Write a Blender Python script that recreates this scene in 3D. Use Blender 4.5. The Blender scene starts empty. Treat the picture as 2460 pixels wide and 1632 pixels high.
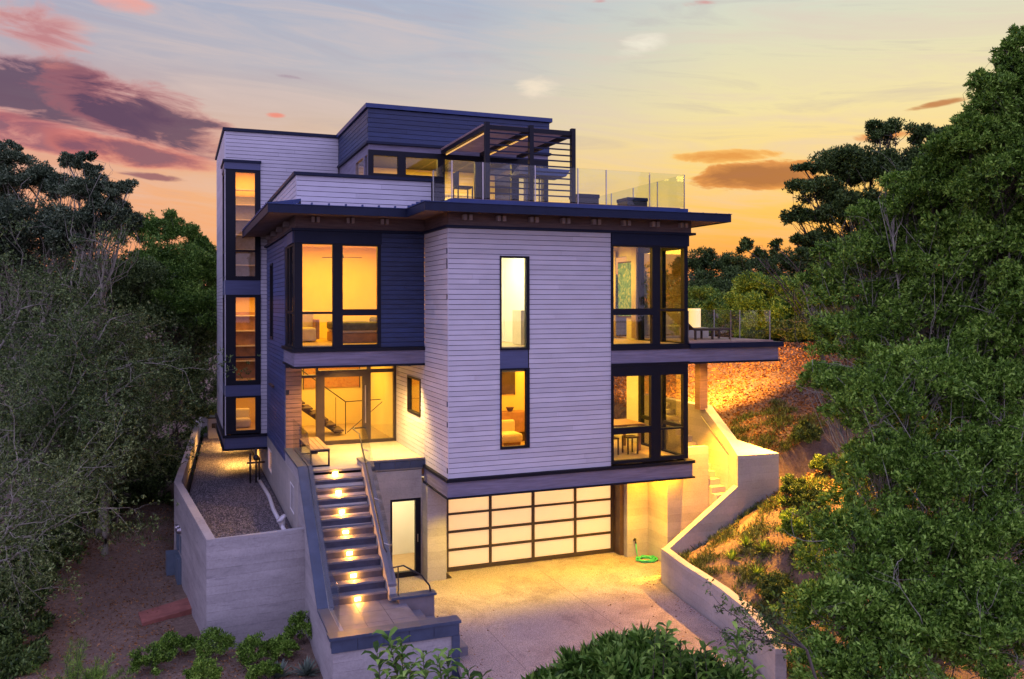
import bpy, math, random
import numpy as np
from mathutils import Vector, Matrix
R = math.radians
SC = bpy.context.scene
COL = SC.collection

# ------------------------------------------------------------------ camera
CX, CY, CZ = -6.04, -19.69, 6.762
YAW = R(21.334)
cd = bpy.data.cameras.new('camera'); cam = bpy.data.objects.new('camera', cd); COL.objects.link(cam)
cam.location = (CX, CY, CZ); cam.rotation_euler = (R(90), R(0.1), -YAW)
cd.sensor_width = 36; cd.lens = 36*2058/2460; cd.shift_y = (731-816)/2460; cd.clip_end = 3000; cd.clip_start = .1
SC.camera = cam

# ------------------------------------------------------------------ exposure
SC.view_settings.view_transform = 'Standard'; SC.view_settings.look = 'None'
SC.view_settings.exposure = 0.0; SC.view_settings.gamma = 1.0
SC.render.resolution_x = 1024; SC.render.resolution_y = 679
SC.render.engine = 'CYCLES'
SC.cycles.use_denoising = True
SC.cycles.max_bounces = 7; SC.cycles.diffuse_bounces = 4; SC.cycles.glossy_bounces = 3
SC.cycles.transparent_max_bounces = 24; SC.cycles.caustics_reflective = False; SC.cycles.caustics_refractive = False
SC.cycles.sample_clamp_indirect = 3.0

def lin(r, g, b):
    return tuple(((c/255)/12.92 if c <= 10 else (((c/255)+.055)/1.055)**2.4) for c in (r, g, b))

class NT:
    """small helper to write node graphs"""
    def __init__(s, tree): s.t = tree; s.N = tree.nodes; s.L = tree.links
    def n(s, kind, **kw):
        x = s.N.new(kind)
        for k, v in kw.items(): setattr(x, k, v)
        return x
    def put(s, sock, v):
        if hasattr(v, 'is_linked') or isinstance(v, bpy.types.NodeSocket): s.L.new(v, sock)
        else:
            if hasattr(sock.default_value, '__len__') and not hasattr(v, '__len__'): v = (v, v, v)
            if hasattr(sock.default_value, '__len__') and len(sock.default_value) == 4 and len(v) == 3: v = (*v, 1)
            sock.default_value = v
    def m(s, op, *a, clamp=False):
        x = s.n('ShaderNodeMath', operation=op); x.use_clamp = clamp
        for i, v in enumerate(a): s.put(x.inputs[i], v)
        return x.outputs[0]
    def mix(s, f, a, b, blend='MIX'):
        x = s.n('ShaderNodeMix', data_type='RGBA', blend_type=blend)
        s.put(x.inputs[0], f); s.put(x.inputs[6], a); s.put(x.inputs[7], b)
        return x.outputs[2]
    def ramp(s, f, stops, interp='LINEAR'):
        x = s.n('ShaderNodeValToRGB'); x.color_ramp.interpolation = interp
        e = x.color_ramp.elements
        while len(e) < len(stops): e.new(.5)
        for k, (p, c) in enumerate(stops):
            e[k].position = p; e[k].color = (*c, 1) if hasattr(c, '__len__') else (c, c, c, 1)
        s.put(x.inputs[0], f); return x.outputs[0]
    def noise(s, vec, scale, detail=4, rough=.55, dist=0):
        x = s.n('ShaderNodeTexNoise'); s.put(x.inputs['Vector'], vec)
        x.inputs['Scale'].default_value = scale; x.inputs['Detail'].default_value = detail
        x.inputs['Roughness'].default_value = rough; x.inputs['Distortion'].default_value = dist
        return x.outputs['Fac']

# ------------------------------------------------------------------ sky
SUN_EL, SUN_AZ = R(1.5), R(48)          # just above the horizon behind the trees on the right
w = bpy.data.worlds.new('World'); SC.world = w; w.use_nodes = True
g = NT(w.node_tree); g.N.clear()
tc = g.n('ShaderNodeTexCoord')
sep = g.n('ShaderNodeSeparateXYZ'); g.L.new(tc.outputs['Generated'], sep.inputs[0])
X, Y, Z = sep.outputs
az = g.m('ARCTAN2', X, Y)                                        # radians, 0 = +y, positive to the right
el = g.m('DIVIDE', Z, g.m('SQRT', g.m('ADD', g.m('MULTIPLY', X, X), g.m('ADD', g.m('MULTIPLY', Y, Y), 1e-5))))
def sRGBramp(f, stops): return g.ramp(f, [(p, lin(*c)) for p, c in stops])
e1 = g.m('MULTIPLY', el, 1.0, clamp=True)
left = sRGBramp(e1, [(0, (232, 122, 100)), (.06, (244, 156, 112)), (.12, (240, 166, 126)), (.2, (210, 168, 156)), (.27, (180, 172, 184)), (.36, (164, 172, 196)), (.6, (136, 142, 180)), (1, (118, 124, 170))])
mid = sRGBramp(e1, [(0, (246, 146, 88)), (.06, (252, 186, 102)), (.12, (248, 204, 136)), (.2, (222, 204, 176)), (.27, (196, 196, 198)), (.36, (174, 184, 202)), (.6, (138, 148, 184)), (1, (118, 124, 170))])
right = sRGBramp(e1, [(0, (240, 116, 84)), (.04, (252, 152, 76)), (.09, (255, 190, 84)), (.15, (252, 214, 122)), (.22, (240, 224, 166)), (.3, (222, 220, 190)), (.37, (206, 214, 206)), (.6, (148, 160, 188)), (1, (118, 124, 170))])
fa = g.m('DIVIDE', g.m('ADD', az, .15), .60, clamp=True)         # left -> middle
fb = g.m('DIVIDE', g.m('SUBTRACT', az, .32), .30, clamp=True)    # middle -> right
front = g.mix(fb, g.mix(fa, left, mid), right)
# the blue-violet half of the sky opposite the afterglow
back = g.ramp(e1, [(0, (.44, .36, .64)), (.12, (.52, .43, .84)), (.4, (.52, .46, 1.0)), (1, (.44, .42, .90))])
back = g.mix(1.0, back, (2.0, 2.08, 1.95), 'MULTIPLY')
ang = g.m('ABSOLUTE', g.m('SUBTRACT', az, .38))
ang = g.m('MINIMUM', ang, g.m('SUBTRACT', 6.2832, ang))
sky = g.mix(g.n('ShaderNodeMapRange').outputs[0] if False else g.m('DIVIDE', g.m('SUBTRACT', ang, .75), .9, clamp=True), front, back)
below = g.m('LESS_THAN', Z, -.02)
sky = g.mix(below, sky, (.05, .045, .06))
NZ = {}
for sc_, sd_ in ((6, 1.3), (9, 4.7), (13, 9.2)):
    cmb = g.n('ShaderNodeCombineXYZ')
    g.put(cmb.inputs[0], g.m('MULTIPLY', az, 1.0)); g.put(cmb.inputs[1], g.m('ADD', g.m('MULTIPLY', el, 3.4), g.m('MULTIPLY', az, .35))); cmb.inputs[2].default_value = sd_
    NZ[sc_] = g.noise(cmb.outputs[0], sc_, 6, .62, .5)
def cloud(sky, u, v, wu, wv, tilt, col, k=1.0, seed=0.0, nz=9, soft=.45, edge=None, amt=.9):
    """a cloud bank at a direction (given by a picture position), with ragged noise edges"""
    a0 = YAW+math.atan((u-1230)/2058); q = math.sqrt(1+((u-1230)/2058)**2); e0 = (731-v)/2058/q
    da, de = wu/2058/q**2, wv/2058/q
    x = g.m('SUBTRACT', az, a0); y = g.m('SUBTRACT', el, e0)
    ct, st = math.cos(R(tilt)), math.sin(R(tilt))
    xr = g.m('DIVIDE', g.m('ADD', g.m('MULTIPLY', x, ct), g.m('MULTIPLY', y, -st)), da)
    yr = g.m('DIVIDE', g.m('ADD', g.m('MULTIPLY', x, st), g.m('MULTIPLY', y, ct)), de)
    r2 = g.m('ADD', g.m('MULTIPLY', xr, xr), g.m('MULTIPLY', yr, yr))
    nn = NZ[6 if nz < 8 else 9 if nz < 12 else 13]
    val = g.m('SUBTRACT', g.m('ADD', g.m('MULTIPLY', g.m('SUBTRACT', nn, .5), 3.6), 1.0*k), r2)
    mask = g.m('DIVIDE', val, soft*2, clamp=True)
    mask = g.m('MULTIPLY', g.m('MULTIPLY', mask, mask), g.m('SUBTRACT', 3.0, g.m('MULTIPLY', 2.0, mask)))
    mask = g.m('MULTIPLY', mask, g.m('LESS_THAN', r2, 6.0))
    c = lin(*col)
    if edge:                                                     # thick middle, sunlit rim
        th = g.m('DIVIDE', g.m('SUBTRACT', val, .35), .8, clamp=True)
        c = g.mix(th, lin(*edge), lin(*col))
    return g.mix(g.m('MULTIPLY', mask, amt), sky, c)
S = 1/.96098
cmb = g.n('ShaderNodeCombineXYZ'); g.put(cmb.inputs[0], g.m('MULTIPLY', az, 1.6)); g.put(cmb.inputs[1], g.m('ADD', g.m('MULTIPLY', el, 13), g.m('MULTIPLY', az, 1.2)))
streak = g.noise(cmb.outputs[0], 2.6, 7, .62, .8)
sky = g.mix(g.m('MULTIPLY', g.ramp(streak, [(.46, 0.0), (.72, .55)]), g.m('DIVIDE', el, .12, clamp=True)), sky, lin(222, 198, 188))
sky = g.mix(g.ramp(streak, [(.28, .35), (.46, 0.0)]), sky, lin(176, 160, 172))
# high pink veils
sky = cloud(sky, 330*S, 300*S, 560*S, 120*S, 14, (226, 140, 128), .5, 1.3, 6, .9, None, .55)
sky = cloud(sky, 1050*S, 150*S, 420*S, 90*S, 8, (226, 196, 186), .3, 5.1, 5, .9, None, .6)
sky = cloud(sky, 1750*S, 330*S, 520*S, 16*S, 0, (255, 226, 150), .4, 7.7, 10, .7, None, .55)
sky = cloud(sky, 1500*S, 520*S, 500*S, 70*S, 2, (255, 176, 96), .3, 8.7, 7, .9, None, .4)
# dark violet banks on the left
sky = cloud(sky, 110*S, 215*S, 300*S, 84*S, 8, (92, 68, 96), 1.6, 2.1, 13, .6, (190, 118, 124))
sky = cloud(sky, 330*S, 268*S, 210*S, 64*S, 16, (96, 68, 94), 1.6, 3.3, 13, .6, (206, 118, 118))
sky = cloud(sky, 60*S, 300*S, 250*S, 44*S, 8, (138, 88, 108), 1.0, 4.2, 9, .5, (222, 122, 118))
sky = cloud(sky, 300*S, 350*S, 230*S, 34*S, 9, (136, 84, 102), 1.0, 9.9, 9, .5, (236, 128, 110))
sky = cloud(sky, 355*S, 407*S, 90*S, 9*S, 4, (150, 96, 104), .9, 6.4, 12, .5)
# coral clouds at top left
sky = cloud(sky, 60*S, 60*S, 180*S, 90*S, 5, (196, 126, 128), .9, 11.0, 13, .7, (242, 156, 138))
sky = cloud(sky, 290*S, 5*S, 100*S, 34*S, 0, (240, 166, 152), .7, 12.0, 9, .6)
sky = cloud(sky, 668*S, 177*S, 52*S, 8*S, 3, (160, 132, 150), .7, 13.0, 14, .5)
sky = cloud(sky, 637*S, 266*S, 26*S, 7*S, 0, (240, 140, 120), .8, 14.0, 14, .5)
sky = cloud(sky, 1385*S, 3*S, 26*S, 7*S, 0, (214, 132, 134), .8, 15.0, 14, .5)
sky = cloud(sky, 1620*S, 8*S, 70*S, 12*S, 0, (214, 136, 136), .6, 16.0, 14, .5)
# white puffs
sky = cloud(sky, 1480*S, 105*S, 75*S, 30*S, -12, (248, 240, 220), .9, 17.0, 15, .8, None, .9)
sky = cloud(sky, 1250*S, 205*S, 62*S, 28*S, 0, (248, 230, 204), .9, 18.0, 15, .8, None, .85)
# burnt orange bars on the right
sky = cloud(sky, 1690*S, 362*S, 150*S, 15*S, 0, (226, 146, 62), 1.1, 19.0, 13, .3, (250, 190, 100))
sky = cloud(sky, 1750*S, 405*S, 175*S, 34*S, -3, (164, 92, 48), 1.2, 20.5, 13, .25, (226, 142, 66))
sky = cloud(sky, 2150*S, 246*S, 85*S, 9*S, -8, (186, 116, 66), .9, 21.0, 13, .5)
sky = cloud(sky, 2060*S, 312*S, 110*S, 14*S, -4, (222, 132, 66), .7, 22.0, 13, .5)
sky = cloud(sky, 1655*S, 596*S, 70*S, 8*S, 0, (206, 120, 104), .8, 23.0, 13, .5)
nish = g.n('ShaderNodeTexSky', sky_type='NISHITA'); nish.sun_disc = False
nish.sun_elevation = SUN_EL; nish.sun_rotation = SUN_AZ
bg1 = g.n('ShaderNodeBackground'); g.put(bg1.inputs[0], nish.outputs[0]); bg1.inputs[1].default_value = .008
bg2 = g.n('ShaderNodeBackground'); g.put(bg2.inputs[0], sky); bg2.inputs[1].default_value = 1.0
add = g.n('ShaderNodeAddShader'); g.L.new(bg1.outputs[0], add.inputs[0]); g.L.new(bg2.outputs[0], add.inputs[1])
wo = g.n('ShaderNodeOutputWorld'); g.L.new(add.outputs[0], wo.inputs[0])

w.cycles.sampling_method = 'MANUAL'; w.cycles.sample_map_resolution = 512
sd = bpy.data.lights.new('sun', 'SUN'); sd.energy = .5; sd.angle = R(20); sd.color = (1, .62, .36)
sun = bpy.data.objects.new('sun', sd); COL.objects.link(sun)
dv = Vector((math.sin(SUN_AZ)*math.cos(SUN_EL), math.cos(SUN_AZ)*math.cos(SUN_EL), math.sin(SUN_EL)))
sun.rotation_euler = dv.to_track_quat('Z', 'Y').to_euler()

# ------------------------------------------------------------------ materials
MATS = {}
def mat(name, color, rough=.6, var=.12, nscale=3.0, bump=.0, bscale=40, metal=0, spec=.5, tint=None, stretch=None, stain=None):
    m = bpy.data.materials.new(name); m.use_nodes = True; k = NT(m.node_tree)
    b = k.N['Principled BSDF']; t = k.n('ShaderNodeTexCoord'); v = t.outputs['Object']
    if stretch:
        mp = k.n('ShaderNodeMapping'); k.L.new(v, mp.inputs[0]); mp.inputs['Scale'].default_value = stretch; v = mp.outputs[0]
    nz = k.noise(v, nscale, 6, .6)
    c2 = tint or tuple(x*(1-var*2) for x in color); c1 = tuple(min(1, x*(1+var)) for x in color)
    c = k.ramp(nz, [(.3, c2), (.7, c1)])
    if stain:
        s2 = k.noise(v, stain[1], 8, .7, .4)
        c = k.mix(k.m('MULTIPLY', k.ramp(s2, [(stain[2], 0.0), (stain[2]+.13, 1.0)]), stain[3] if len(stain) > 3 else .6), c, stain[0])
    k.put(b.inputs['Base Color'], c); b.inputs['Roughness'].default_value = rough; b.inputs['Metallic'].default_value = metal
    b.inputs['Specular IOR Level'].default_value = spec
    if bump:
        bn = k.n('ShaderNodeBump'); bn.inputs['Strength'].default_value = bump; bn.inputs['Distance'].default_value = .02
        k.L.new(k.noise(v, bscale, 4, .6), bn.inputs['Height']); k.L.new(bn.outputs[0], b.inputs['Normal'])
    MATS[name] = m; return m
def speckle(m, scale, lo, hi, amt):
    k = NT(m.node_tree); b = k.N['Principled BSDF']; src = b.inputs['Base Color'].links[0].from_socket
    t = k.n('ShaderNodeTexCoord').outputs['Object']; n_ = k.ramp(k.noise(t, scale, 3, .7), [(.42, lo), (.58, hi)])
    k.put(b.inputs['Base Color'], k.mix(amt, src, n_, 'MULTIPLY'))
def emit(name, color, strength, base=(.8, .8, .8)):
    m = bpy.data.materials.new(name); m.use_nodes = True; b = m.node_tree.nodes['Principled BSDF']
    b.inputs['Base Color'].default_value = (*base, 1); b.inputs['Emission Color'].default_value = (*color, 1); b.inputs['Emission Strength'].default_value = strength
    return m
def glass(name, tint=(.9, .94, .92), refl=1.0):
    m = bpy.data.materials.new(name); m.use_nodes = True; k = NT(m.node_tree); k.N.remove(k.N['Principled BSDF'])
    o = k.N['Material Output']; tr = k.n('ShaderNodeBsdfTransparent'); tr.inputs[0].default_value = (*tint, 1)
    gl = k.n('ShaderNodeBsdfGlossy'); gl.inputs['Roughness'].default_value = .01
    gg = k.n('ShaderNodeNewGeometry'); dt = k.n('ShaderNodeVectorMath', operation='DOT_PRODUCT'); k.L.new(gg.outputs['Normal'], dt.inputs[0]); k.L.new(gg.outputs['Incoming'], dt.inputs[1])
    f5 = k.m('ADD', .035, k.m('MULTIPLY', .965, k.m('POWER', k.m('SUBTRACT', 1.0, k.m('ABSOLUTE', dt.outputs['Value'])), 5.0)))
    mx = k.n('ShaderNodeMixShader'); k.put(mx.inputs[0], k.m('MULTIPLY', f5, refl, clamp=True)); k.L.new(tr.outputs[0], mx.inputs[1]); k.L.new(gl.outputs[0], mx.inputs[2])
    k.L.new(mx.outputs[0], o.inputs[0]); return m

wood_s = (1, 1, 14)
M = dict(
 white=mat('white_siding_paint', (.60, .58, .60), .55, .05, 1.3, .15, 60, stretch=(1, 1, 3)),
 navy=mat('navy_siding_paint', (.018, .036, .105), .5, .16, 2.5, .2, 60, stretch=(1, 1, 6)),
 slate=mat('slate_blue_siding', (.062, .085, .20), .5, .12, 2.5, .2, 60, stretch=(1, 1, 6)),
 black=mat('black_window_metal', (.006, .007, .013), .5, .1, 4, spec=.22),
 trim=mat('dark_blue_metal_trim', (.008, .014, .038), .5, .1, 4, spec=.22),
 fascia=mat('blue_metal_fascia', (.02, .045, .15), .4, .12, 3, spec=.4),
 band=mat('grey_wood_band', (.20, .18, .24), .6, .18, 2.2, .2, 60, stretch=(.6, .6, 9)),
 bandblue=mat('blue_grey_panel', (.07, .085, .17), .5, .1, 2, stretch=(.6, .6, 9)),
 cedar=mat('weathered_cedar', (.20, .135, .12), .65, .2, 2.4, .2, 60, stretch=(.8, .8, 10)),
 cedarw=mat('cedar_wall_boards', (.30, .17, .11), .65, .2, 2.4, .2, 60, stretch=(.8, .8, 10)),
 tail=mat('pale_rafter_wood', (.42, .36, .36), .6, .1, 4),
 back=mat('dark_membrane', (.02, .022, .035), .9, .1, 3),
 conc=mat('board_formed_concrete', (.42, .39, .365), .8, .10, .9, .35, 25, stretch=(1, 1, 4), stain=((.20, .185, .20), 2.2, .56, .55)),
 conc2=mat('smooth_concrete', (.46, .42, .36), .8, .09, 1.1, .3, 30, stain=((.28, .25, .22), 2.0, .6, .4)),
 cap=mat('bluestone_coping', (.055, .075, .12), .45, .15, 3, .2, 40),
 tread=mat('bluestone_tread', (.17, .16, .175), .6, .14, 3, .2, 40),
 riser=mat('dark_tile_riser', (.06, .06, .085), .45, .2, 5),
 drive=mat('exposed_aggregate_concrete', (.42, .345, .315), .85, .10, .35, .6, 130, stain=((.19, .14, .14), .6, .47, .6)),
 frost=emit('glowing_frosted_panel', (1, .60, .27), .27, (.2, .18, .16)),  # own emission stands in for part of the lamp light behind
 inwall=mat('interior_plaster', (.84, .66, .26), .8, .03, 2),
 inwhite=mat('interior_white', (.85, .85, .82), .8, .02, 2),
 infloor=mat('oak_floor', (.50, .36, .20), .45, .12, 3, stretch=(1, 9, 1)),
 rail=mat('brushed_steel', (.45, .42, .42), .3, .05, 5, metal=.9),
 darkmetal=mat('dark_steel', (.03, .028, .03), .4, .1, 5, metal=.4),
 wood=mat('warm_wood', (.36, .20, .10), .5, .2, 4, stretch=(1, 8, 1)),
 darkwood=mat('dark_wood', (.08, .045, .03), .5, .2, 4),
 fabric=mat('cream_fabric', (.62, .55, .44), .9, .06, 6, .2, 80),
 bedding=mat('grey_green_blanket', (.13, .14, .12), .9, .2, 6, .4, 30),
 gravel_base=mat('gravel_bed', (.10, .085, .095), .95, .3, 22, 1.0, 45, stain=((.05, .045, .05), 26, .5, .8)),
 pvc=mat('white_pvc', (.7, .68, .66), .5, .03, 3),
 box=mat('grey_utility_box', (.10, .14, .18), .5, .08, 4),
 hose=mat('green_hose', (.05, .50, .18), .4, .1, 8),
 bark=mat('grey_bark', (.11, .09, .065), .9, .3, 8, .5, 30, stretch=(1, 1, .3)),
 bark2=mat('pale_grey_bark', (.30, .28, .20), .9, .2, 8, .4, 30, stretch=(1, 1, .3)),
 terra=mat('terracotta_slab', (.36, .13, .09), .8, .2, 3, .4, 40),
)
speckle(M['drive'], 48, .45, 1.25, .85); speckle(M['conc'], 18, .85, 1.06, .5); speckle(M['conc2'], 22, .86, 1.06, .5)
def boards(m, h=.19, dark=.72):
    k = NT(m.node_tree); b = k.N['Principled BSDF']; src = b.inputs['Base Color'].links[0].from_socket; t = k.n('ShaderNodeTexCoord').outputs['Object']
    sp = k.n('ShaderNodeSeparateXYZ'); k.L.new(t, sp.inputs[0]); f = k.m('FRACT', k.m('ADD', k.m('DIVIDE', sp.outputs[2], h), k.m('MULTIPLY', k.noise(t, 1.5, 3), .12)))
    ln = k.m('LESS_THAN', f, .07); fl = k.n('ShaderNodeTexWhiteNoise', noise_dimensions='1D'); k.L.new(k.m('FLOOR', k.m('DIVIDE', sp.outputs[2], h)), fl.inputs['W'])
    c = k.mix(1.0, src, k.ramp(fl.outputs['Value'], [(0, .88), (1, 1.05)]), 'MULTIPLY')
    brk = k.ramp(k.noise(t, 3.0, 4, .7), [(.42, 0.0), (.6, 1.0)])
    k.put(b.inputs['Base Color'], k.mix(k.m('MULTIPLY', ln, brk), c, k.mix(1.0, c, (dark, dark, dark), 'MULTIPLY')))
boards(M['conc'])
boards(M['conc2'], .20, .84)
def per_board(m, lo=.90, hi=1.06):
    k = NT(m.node_tree); b = k.N['Principled BSDF']; src = b.inputs['Base Color'].links[0].from_socket
    k.put(b.inputs['Base Color'], k.mix(1.0, src, k.ramp(k.n('ShaderNodeNewGeometry').outputs['Random Per Island'], [(0, lo), (1, hi)]), 'MULTIPLY'))
for q_ in ('white', 'navy', 'slate', 'cedarw'): per_board(M[q_], .91 if q_ == 'white' else .8, 1.05 if q_ == 'white' else 1.15)
M['glass'] = glass('window_glass', (.93, .94, .9), 1.0)
M['rglass'] = glass('rail_glass', (.93, .96, .95), .75)
M['eglass'] = glass('double_window_glass', (.85, .86, .8), 2.6)
fm = M['frost']; k = NT(fm.node_tree); k.N['Principled BSDF'].inputs['Specular IOR Level'].default_value = .1; tl = k.n('ShaderNodeBsdfTranslucent'); tl.inputs[0].default_value = (.85, .82, .76, 1); ad = k.n('ShaderNodeAddShader'); k.L.new(k.N['Principled BSDF'].outputs[0], ad.inputs[0]); k.L.new(tl.outputs[0], ad.inputs[1]); k.L.new(ad.outputs[0], k.N['Material Output'].inputs[0])
M['warm'] = emit('warm_lens', (1, .56, .16), 10)
M['warmdim'] = emit('warm_cylinder', (1, .62, .12), 1.1)
M['strip'] = emit('warm_strip', (1, .50, .08), .9)
def leafmat(name, c1, c2, c3, trans=.35, rough=.5):
    m = bpy.data.materials.new(name); m.use_nodes = True; k = NT(m.node_tree); b = k.N['Principled BSDF']; o = k.N['Material Output']
    gi = k.n('ShaderNodeNewGeometry'); tcc = k.n('ShaderNodeTexCoord')
    cl = k.noise(tcc.outputs['Object'], .9, 3, .5)
    cl2 = k.noise(tcc.outputs['Object'], 5.5, 3, .6)
    f = k.m('ADD', k.m('ADD', k.m('MULTIPLY', gi.outputs['Random Per Island'], .42), k.m('MULTIPLY', cl, .42)), k.m('MULTIPLY', k.m('SUBTRACT', cl2, .3), .65), clamp=True)
    c = k.ramp(f, [(.26, c1), (.55, c2), (.86, c3)])
    k.put(b.inputs['Base Color'], c); b.inputs['Roughness'].default_value = rough; b.inputs['Specular IOR Level'].default_value = .25
    tl = k.n('ShaderNodeBsdfTranslucent'); k.put(tl.inputs[0], c)
    mx = k.n('ShaderNodeMixShader'); mx.inputs[0].default_value = trans
    k.L.new(b.outputs[0], mx.inputs[1]); k.L.new(tl.outputs[0], mx.inputs[2]); k.L.new(mx.outputs[0], o.inputs[0]); return m
LF = dict(
 green=leafmat('leaf_mid_green', (.014, .036, .004), (.125, .255, .024), (.48, .72, .12), .28),
 dark=leafmat('leaf_dark_green', (.009, .022, .005), (.048, .092, .016), (.22, .33, .08), .15),
 blue=leafmat('leaf_grey_blue', (.010, .022, .010), (.056, .092, .042), (.30, .38, .20), .15),
 bright=leafmat('leaf_bright_green', (.014, .038, .004), (.082, .190, .020), (.38, .58, .11), .2),
 olive=leafmat('leaf_olive', (.016, .026, .006), (.080, .120, .026), (.34, .42, .14), .15),
 oldark=leafmat('leaf_dark_olive', (.010, .020, .004), (.058, .105, .020), (.32, .42, .14), .15),
 agave=leafmat('leaf_silver', (.07, .10, .08), (.13, .18, .12), (.24, .30, .20), .1),
 dry=leafmat('dry_leaf', (.05, .018, .006), (.22, .10, .032), (.55, .30, .12), .1, .8),
)

# ------------------------------------------------------------------ mesh helpers
class MB:
    def __init__(s): s.v = []; s.f = []
    def box(s, x0, x1, y0, y1, z0, z1):
        n = len(s.v); s.v += [(x0,y0,z0),(x1,y0,z0),(x1,y1,z0),(x0,y1,z0),(x0,y0,z1),(x1,y0,z1),(x1,y1,z1),(x0,y1,z1)]
        s.f += [(n,n+3,n+2,n+1),(n+4,n+5,n+6,n+7),(n,n+1,n+5,n+4),(n+1,n+2,n+6,n+5),(n+2,n+3,n+7,n+6),(n+3,n,n+4,n+7)]; return s
    def hull(s, bot, top):
        """prism between two rings with the same number of points (counter-clockwise seen from above)"""
        n = len(s.v); k = len(bot); s.v += [tuple(p) for p in bot]+[tuple(p) for p in top]
        s.f += [tuple(n+i for i in reversed(range(k))), tuple(n+k+i for i in range(k))]
        for i in range(k): j = (i+1) % k; s.f.append((n+i, n+j, n+k+j, n+k+i))
        return s
    def prism(s, pts, z0, z1): return s.hull([(x, y, z0) for x, y in pts], [(x, y, z1) for x, y in pts])
    def profx(s, yz, x0, x1):
        """profile in y,z extruded along x"""
        n = len(s.v); k = len(yz); s.v += [(x0, y, z) for y, z in yz]+[(x1, y, z) for y, z in yz]
        s.f += [tuple(n+i for i in range(k)), tuple(n+k+i for i in reversed(range(k)))]
        for i in range(k): j = (i+1) % k; s.f.append((n+j, n+i, n+k+i, n+k+j))
        return s
    def profy(s, xz, y0, y1):
        n = len(s.v); k = len(xz); s.v += [(x, y0, z) for x, z in xz]+[(x, y1, z) for x, z in xz]
        s.f += [tuple(n+i for i in reversed(range(k))), tuple(n+k+i for i in range(k))]
        for i in range(k): j = (i+1) % k; s.f.append((n+i, n+j, n+k+j, n+k+i))
        return s
    def tube(s, pts, r, n=8, caps=True):
        pts = [Vector(p) for p in pts]; rr = r if hasattr(r, '__len__') else [r]*len(pts)
        base = len(s.v); up = Vector((0, 0, 1))
        for i, p in enumerate(pts):
            d = (pts[min(i+1, len(pts)-1)]-pts[max(i-1, 0)]); d = d.normalized() if d.length > 1e-9 else Vector((0, 0, 1))
            a = d.cross(up); a = d.cross(Vector((1, 0, 0))) if a.length < .05 else a; a.normalize(); b = d.cross(a)
            for k in range(n):
                t = 2*math.pi*k/n; s.v.append(tuple(p+(a*math.cos(t)+b*math.sin(t))*rr[i]))
        for i in range(len(pts)-1):
            for k in range(n):
                k2 = (k+1) % n; s.f.append((base+i*n+k, base+i*n+k2, base+(i+1)*n+k2, base+(i+1)*n+k))
        if caps: s.f += [tuple(base+k for k in reversed(range(n))), tuple(base+(len(pts)-1)*n+k for k in range(n))]
        return s
    def sweep(s, pts, w, h):
        """square bar along a path (w across, h up)"""
        pts = [Vector(p) for p in pts]; base = len(s.v)
        for i, p in enumerate(pts):
            d = (pts[min(i+1, len(pts)-1)]-pts[max(i-1, 0)]).normalized(); a = d.cross(Vector((0, 0, 1))).normalized()
            for q, t in ((-1, 0), (1, 0), (1, 1), (-1, 1)): s.v.append(tuple(p+a*(q*w/2)+Vector((0, 0, t*h))))
        for i in range(len(pts)-1):
            for k in range(4): k2 = (k+1) % 4; s.f.append((base+i*4+k, base+(i+1)*4+k, base+(i+1)*4+k2, base+i*4+k2))
        e = base+(len(pts)-1)*4; s.f += [(base, base+1, base+2, base+3), (e+3, e+2, e+1, e)]
        return s
    def build(s, name, m=None, parent=None, smooth=False, label=None, bevel=0):
        me = bpy.data.meshes.new(name); me.from_pydata([tuple(v) for v in s.v], [], s.f); me.update()
        if m: me.materials.append(m)
        if smooth: me.polygons.foreach_set('use_smooth', [True]*len(me.polygons))
        o = bpy.data.objects.new(name, me); COL.objects.link(o)
        if parent: o.parent = parent; o.matrix_parent_inverse = Matrix.Translation(-Vector(world_of(parent)))
        if label: o['label'] = label
        if bevel: md = o.modifiers.new('bevel', 'BEVEL'); md.width = bevel; md.segments = 2; md.limit_method = 'ANGLE'
        return o
def world_of(o):
    v = Vector((0, 0, 0))
    while o:
        v += o.location + (o.matrix_parent_inverse.translation if o.parent else Vector((0, 0, 0))); o = o.parent
    return v
def tag(o, label=None, cat=None, group=None, kind=None):
    if label: o['label'] = label
    if cat: o['category'] = cat
    if group: o['group'] = group
    if kind: o['kind'] = kind
    return o
def thing(name, label, cat, loc=(0, 0, 0), group=None):
    o = bpy.data.objects.new(name, None); COL.objects.link(o); o.location = loc; o.empty_display_size = .2
    return tag(o, label, cat, group)
def copy_tree(o, dx=(0, 0, 0), label=None, parent=None):
    c = o.copy(); COL.objects.link(c)
    if parent: c.parent = parent
    else: c.location = Vector(o.location)+Vector(dx)
    if label: c['label'] = label
    for ch in list(o.children): copy_tree(ch, parent=c)
    return c
def rects(a0, a1, z0, z1, holes):
    zs = sorted({z0, z1} | {z for h in holes for z in h[2:] if z0 < z < z1}); out = []
    for za, zb in zip(zs, zs[1:]):
        cur = a0
        for h in sorted(h for h in holes if h[2] < (za+zb)/2 < h[3] and h[1] > a0 and h[0] < a1):
            if h[0] > cur: out.append((cur, h[0], za, zb))
            cur = max(cur, h[1])
        if cur < a1: out.append((cur, a1, za, zb))
    return out
BR = random.Random(9)
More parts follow.
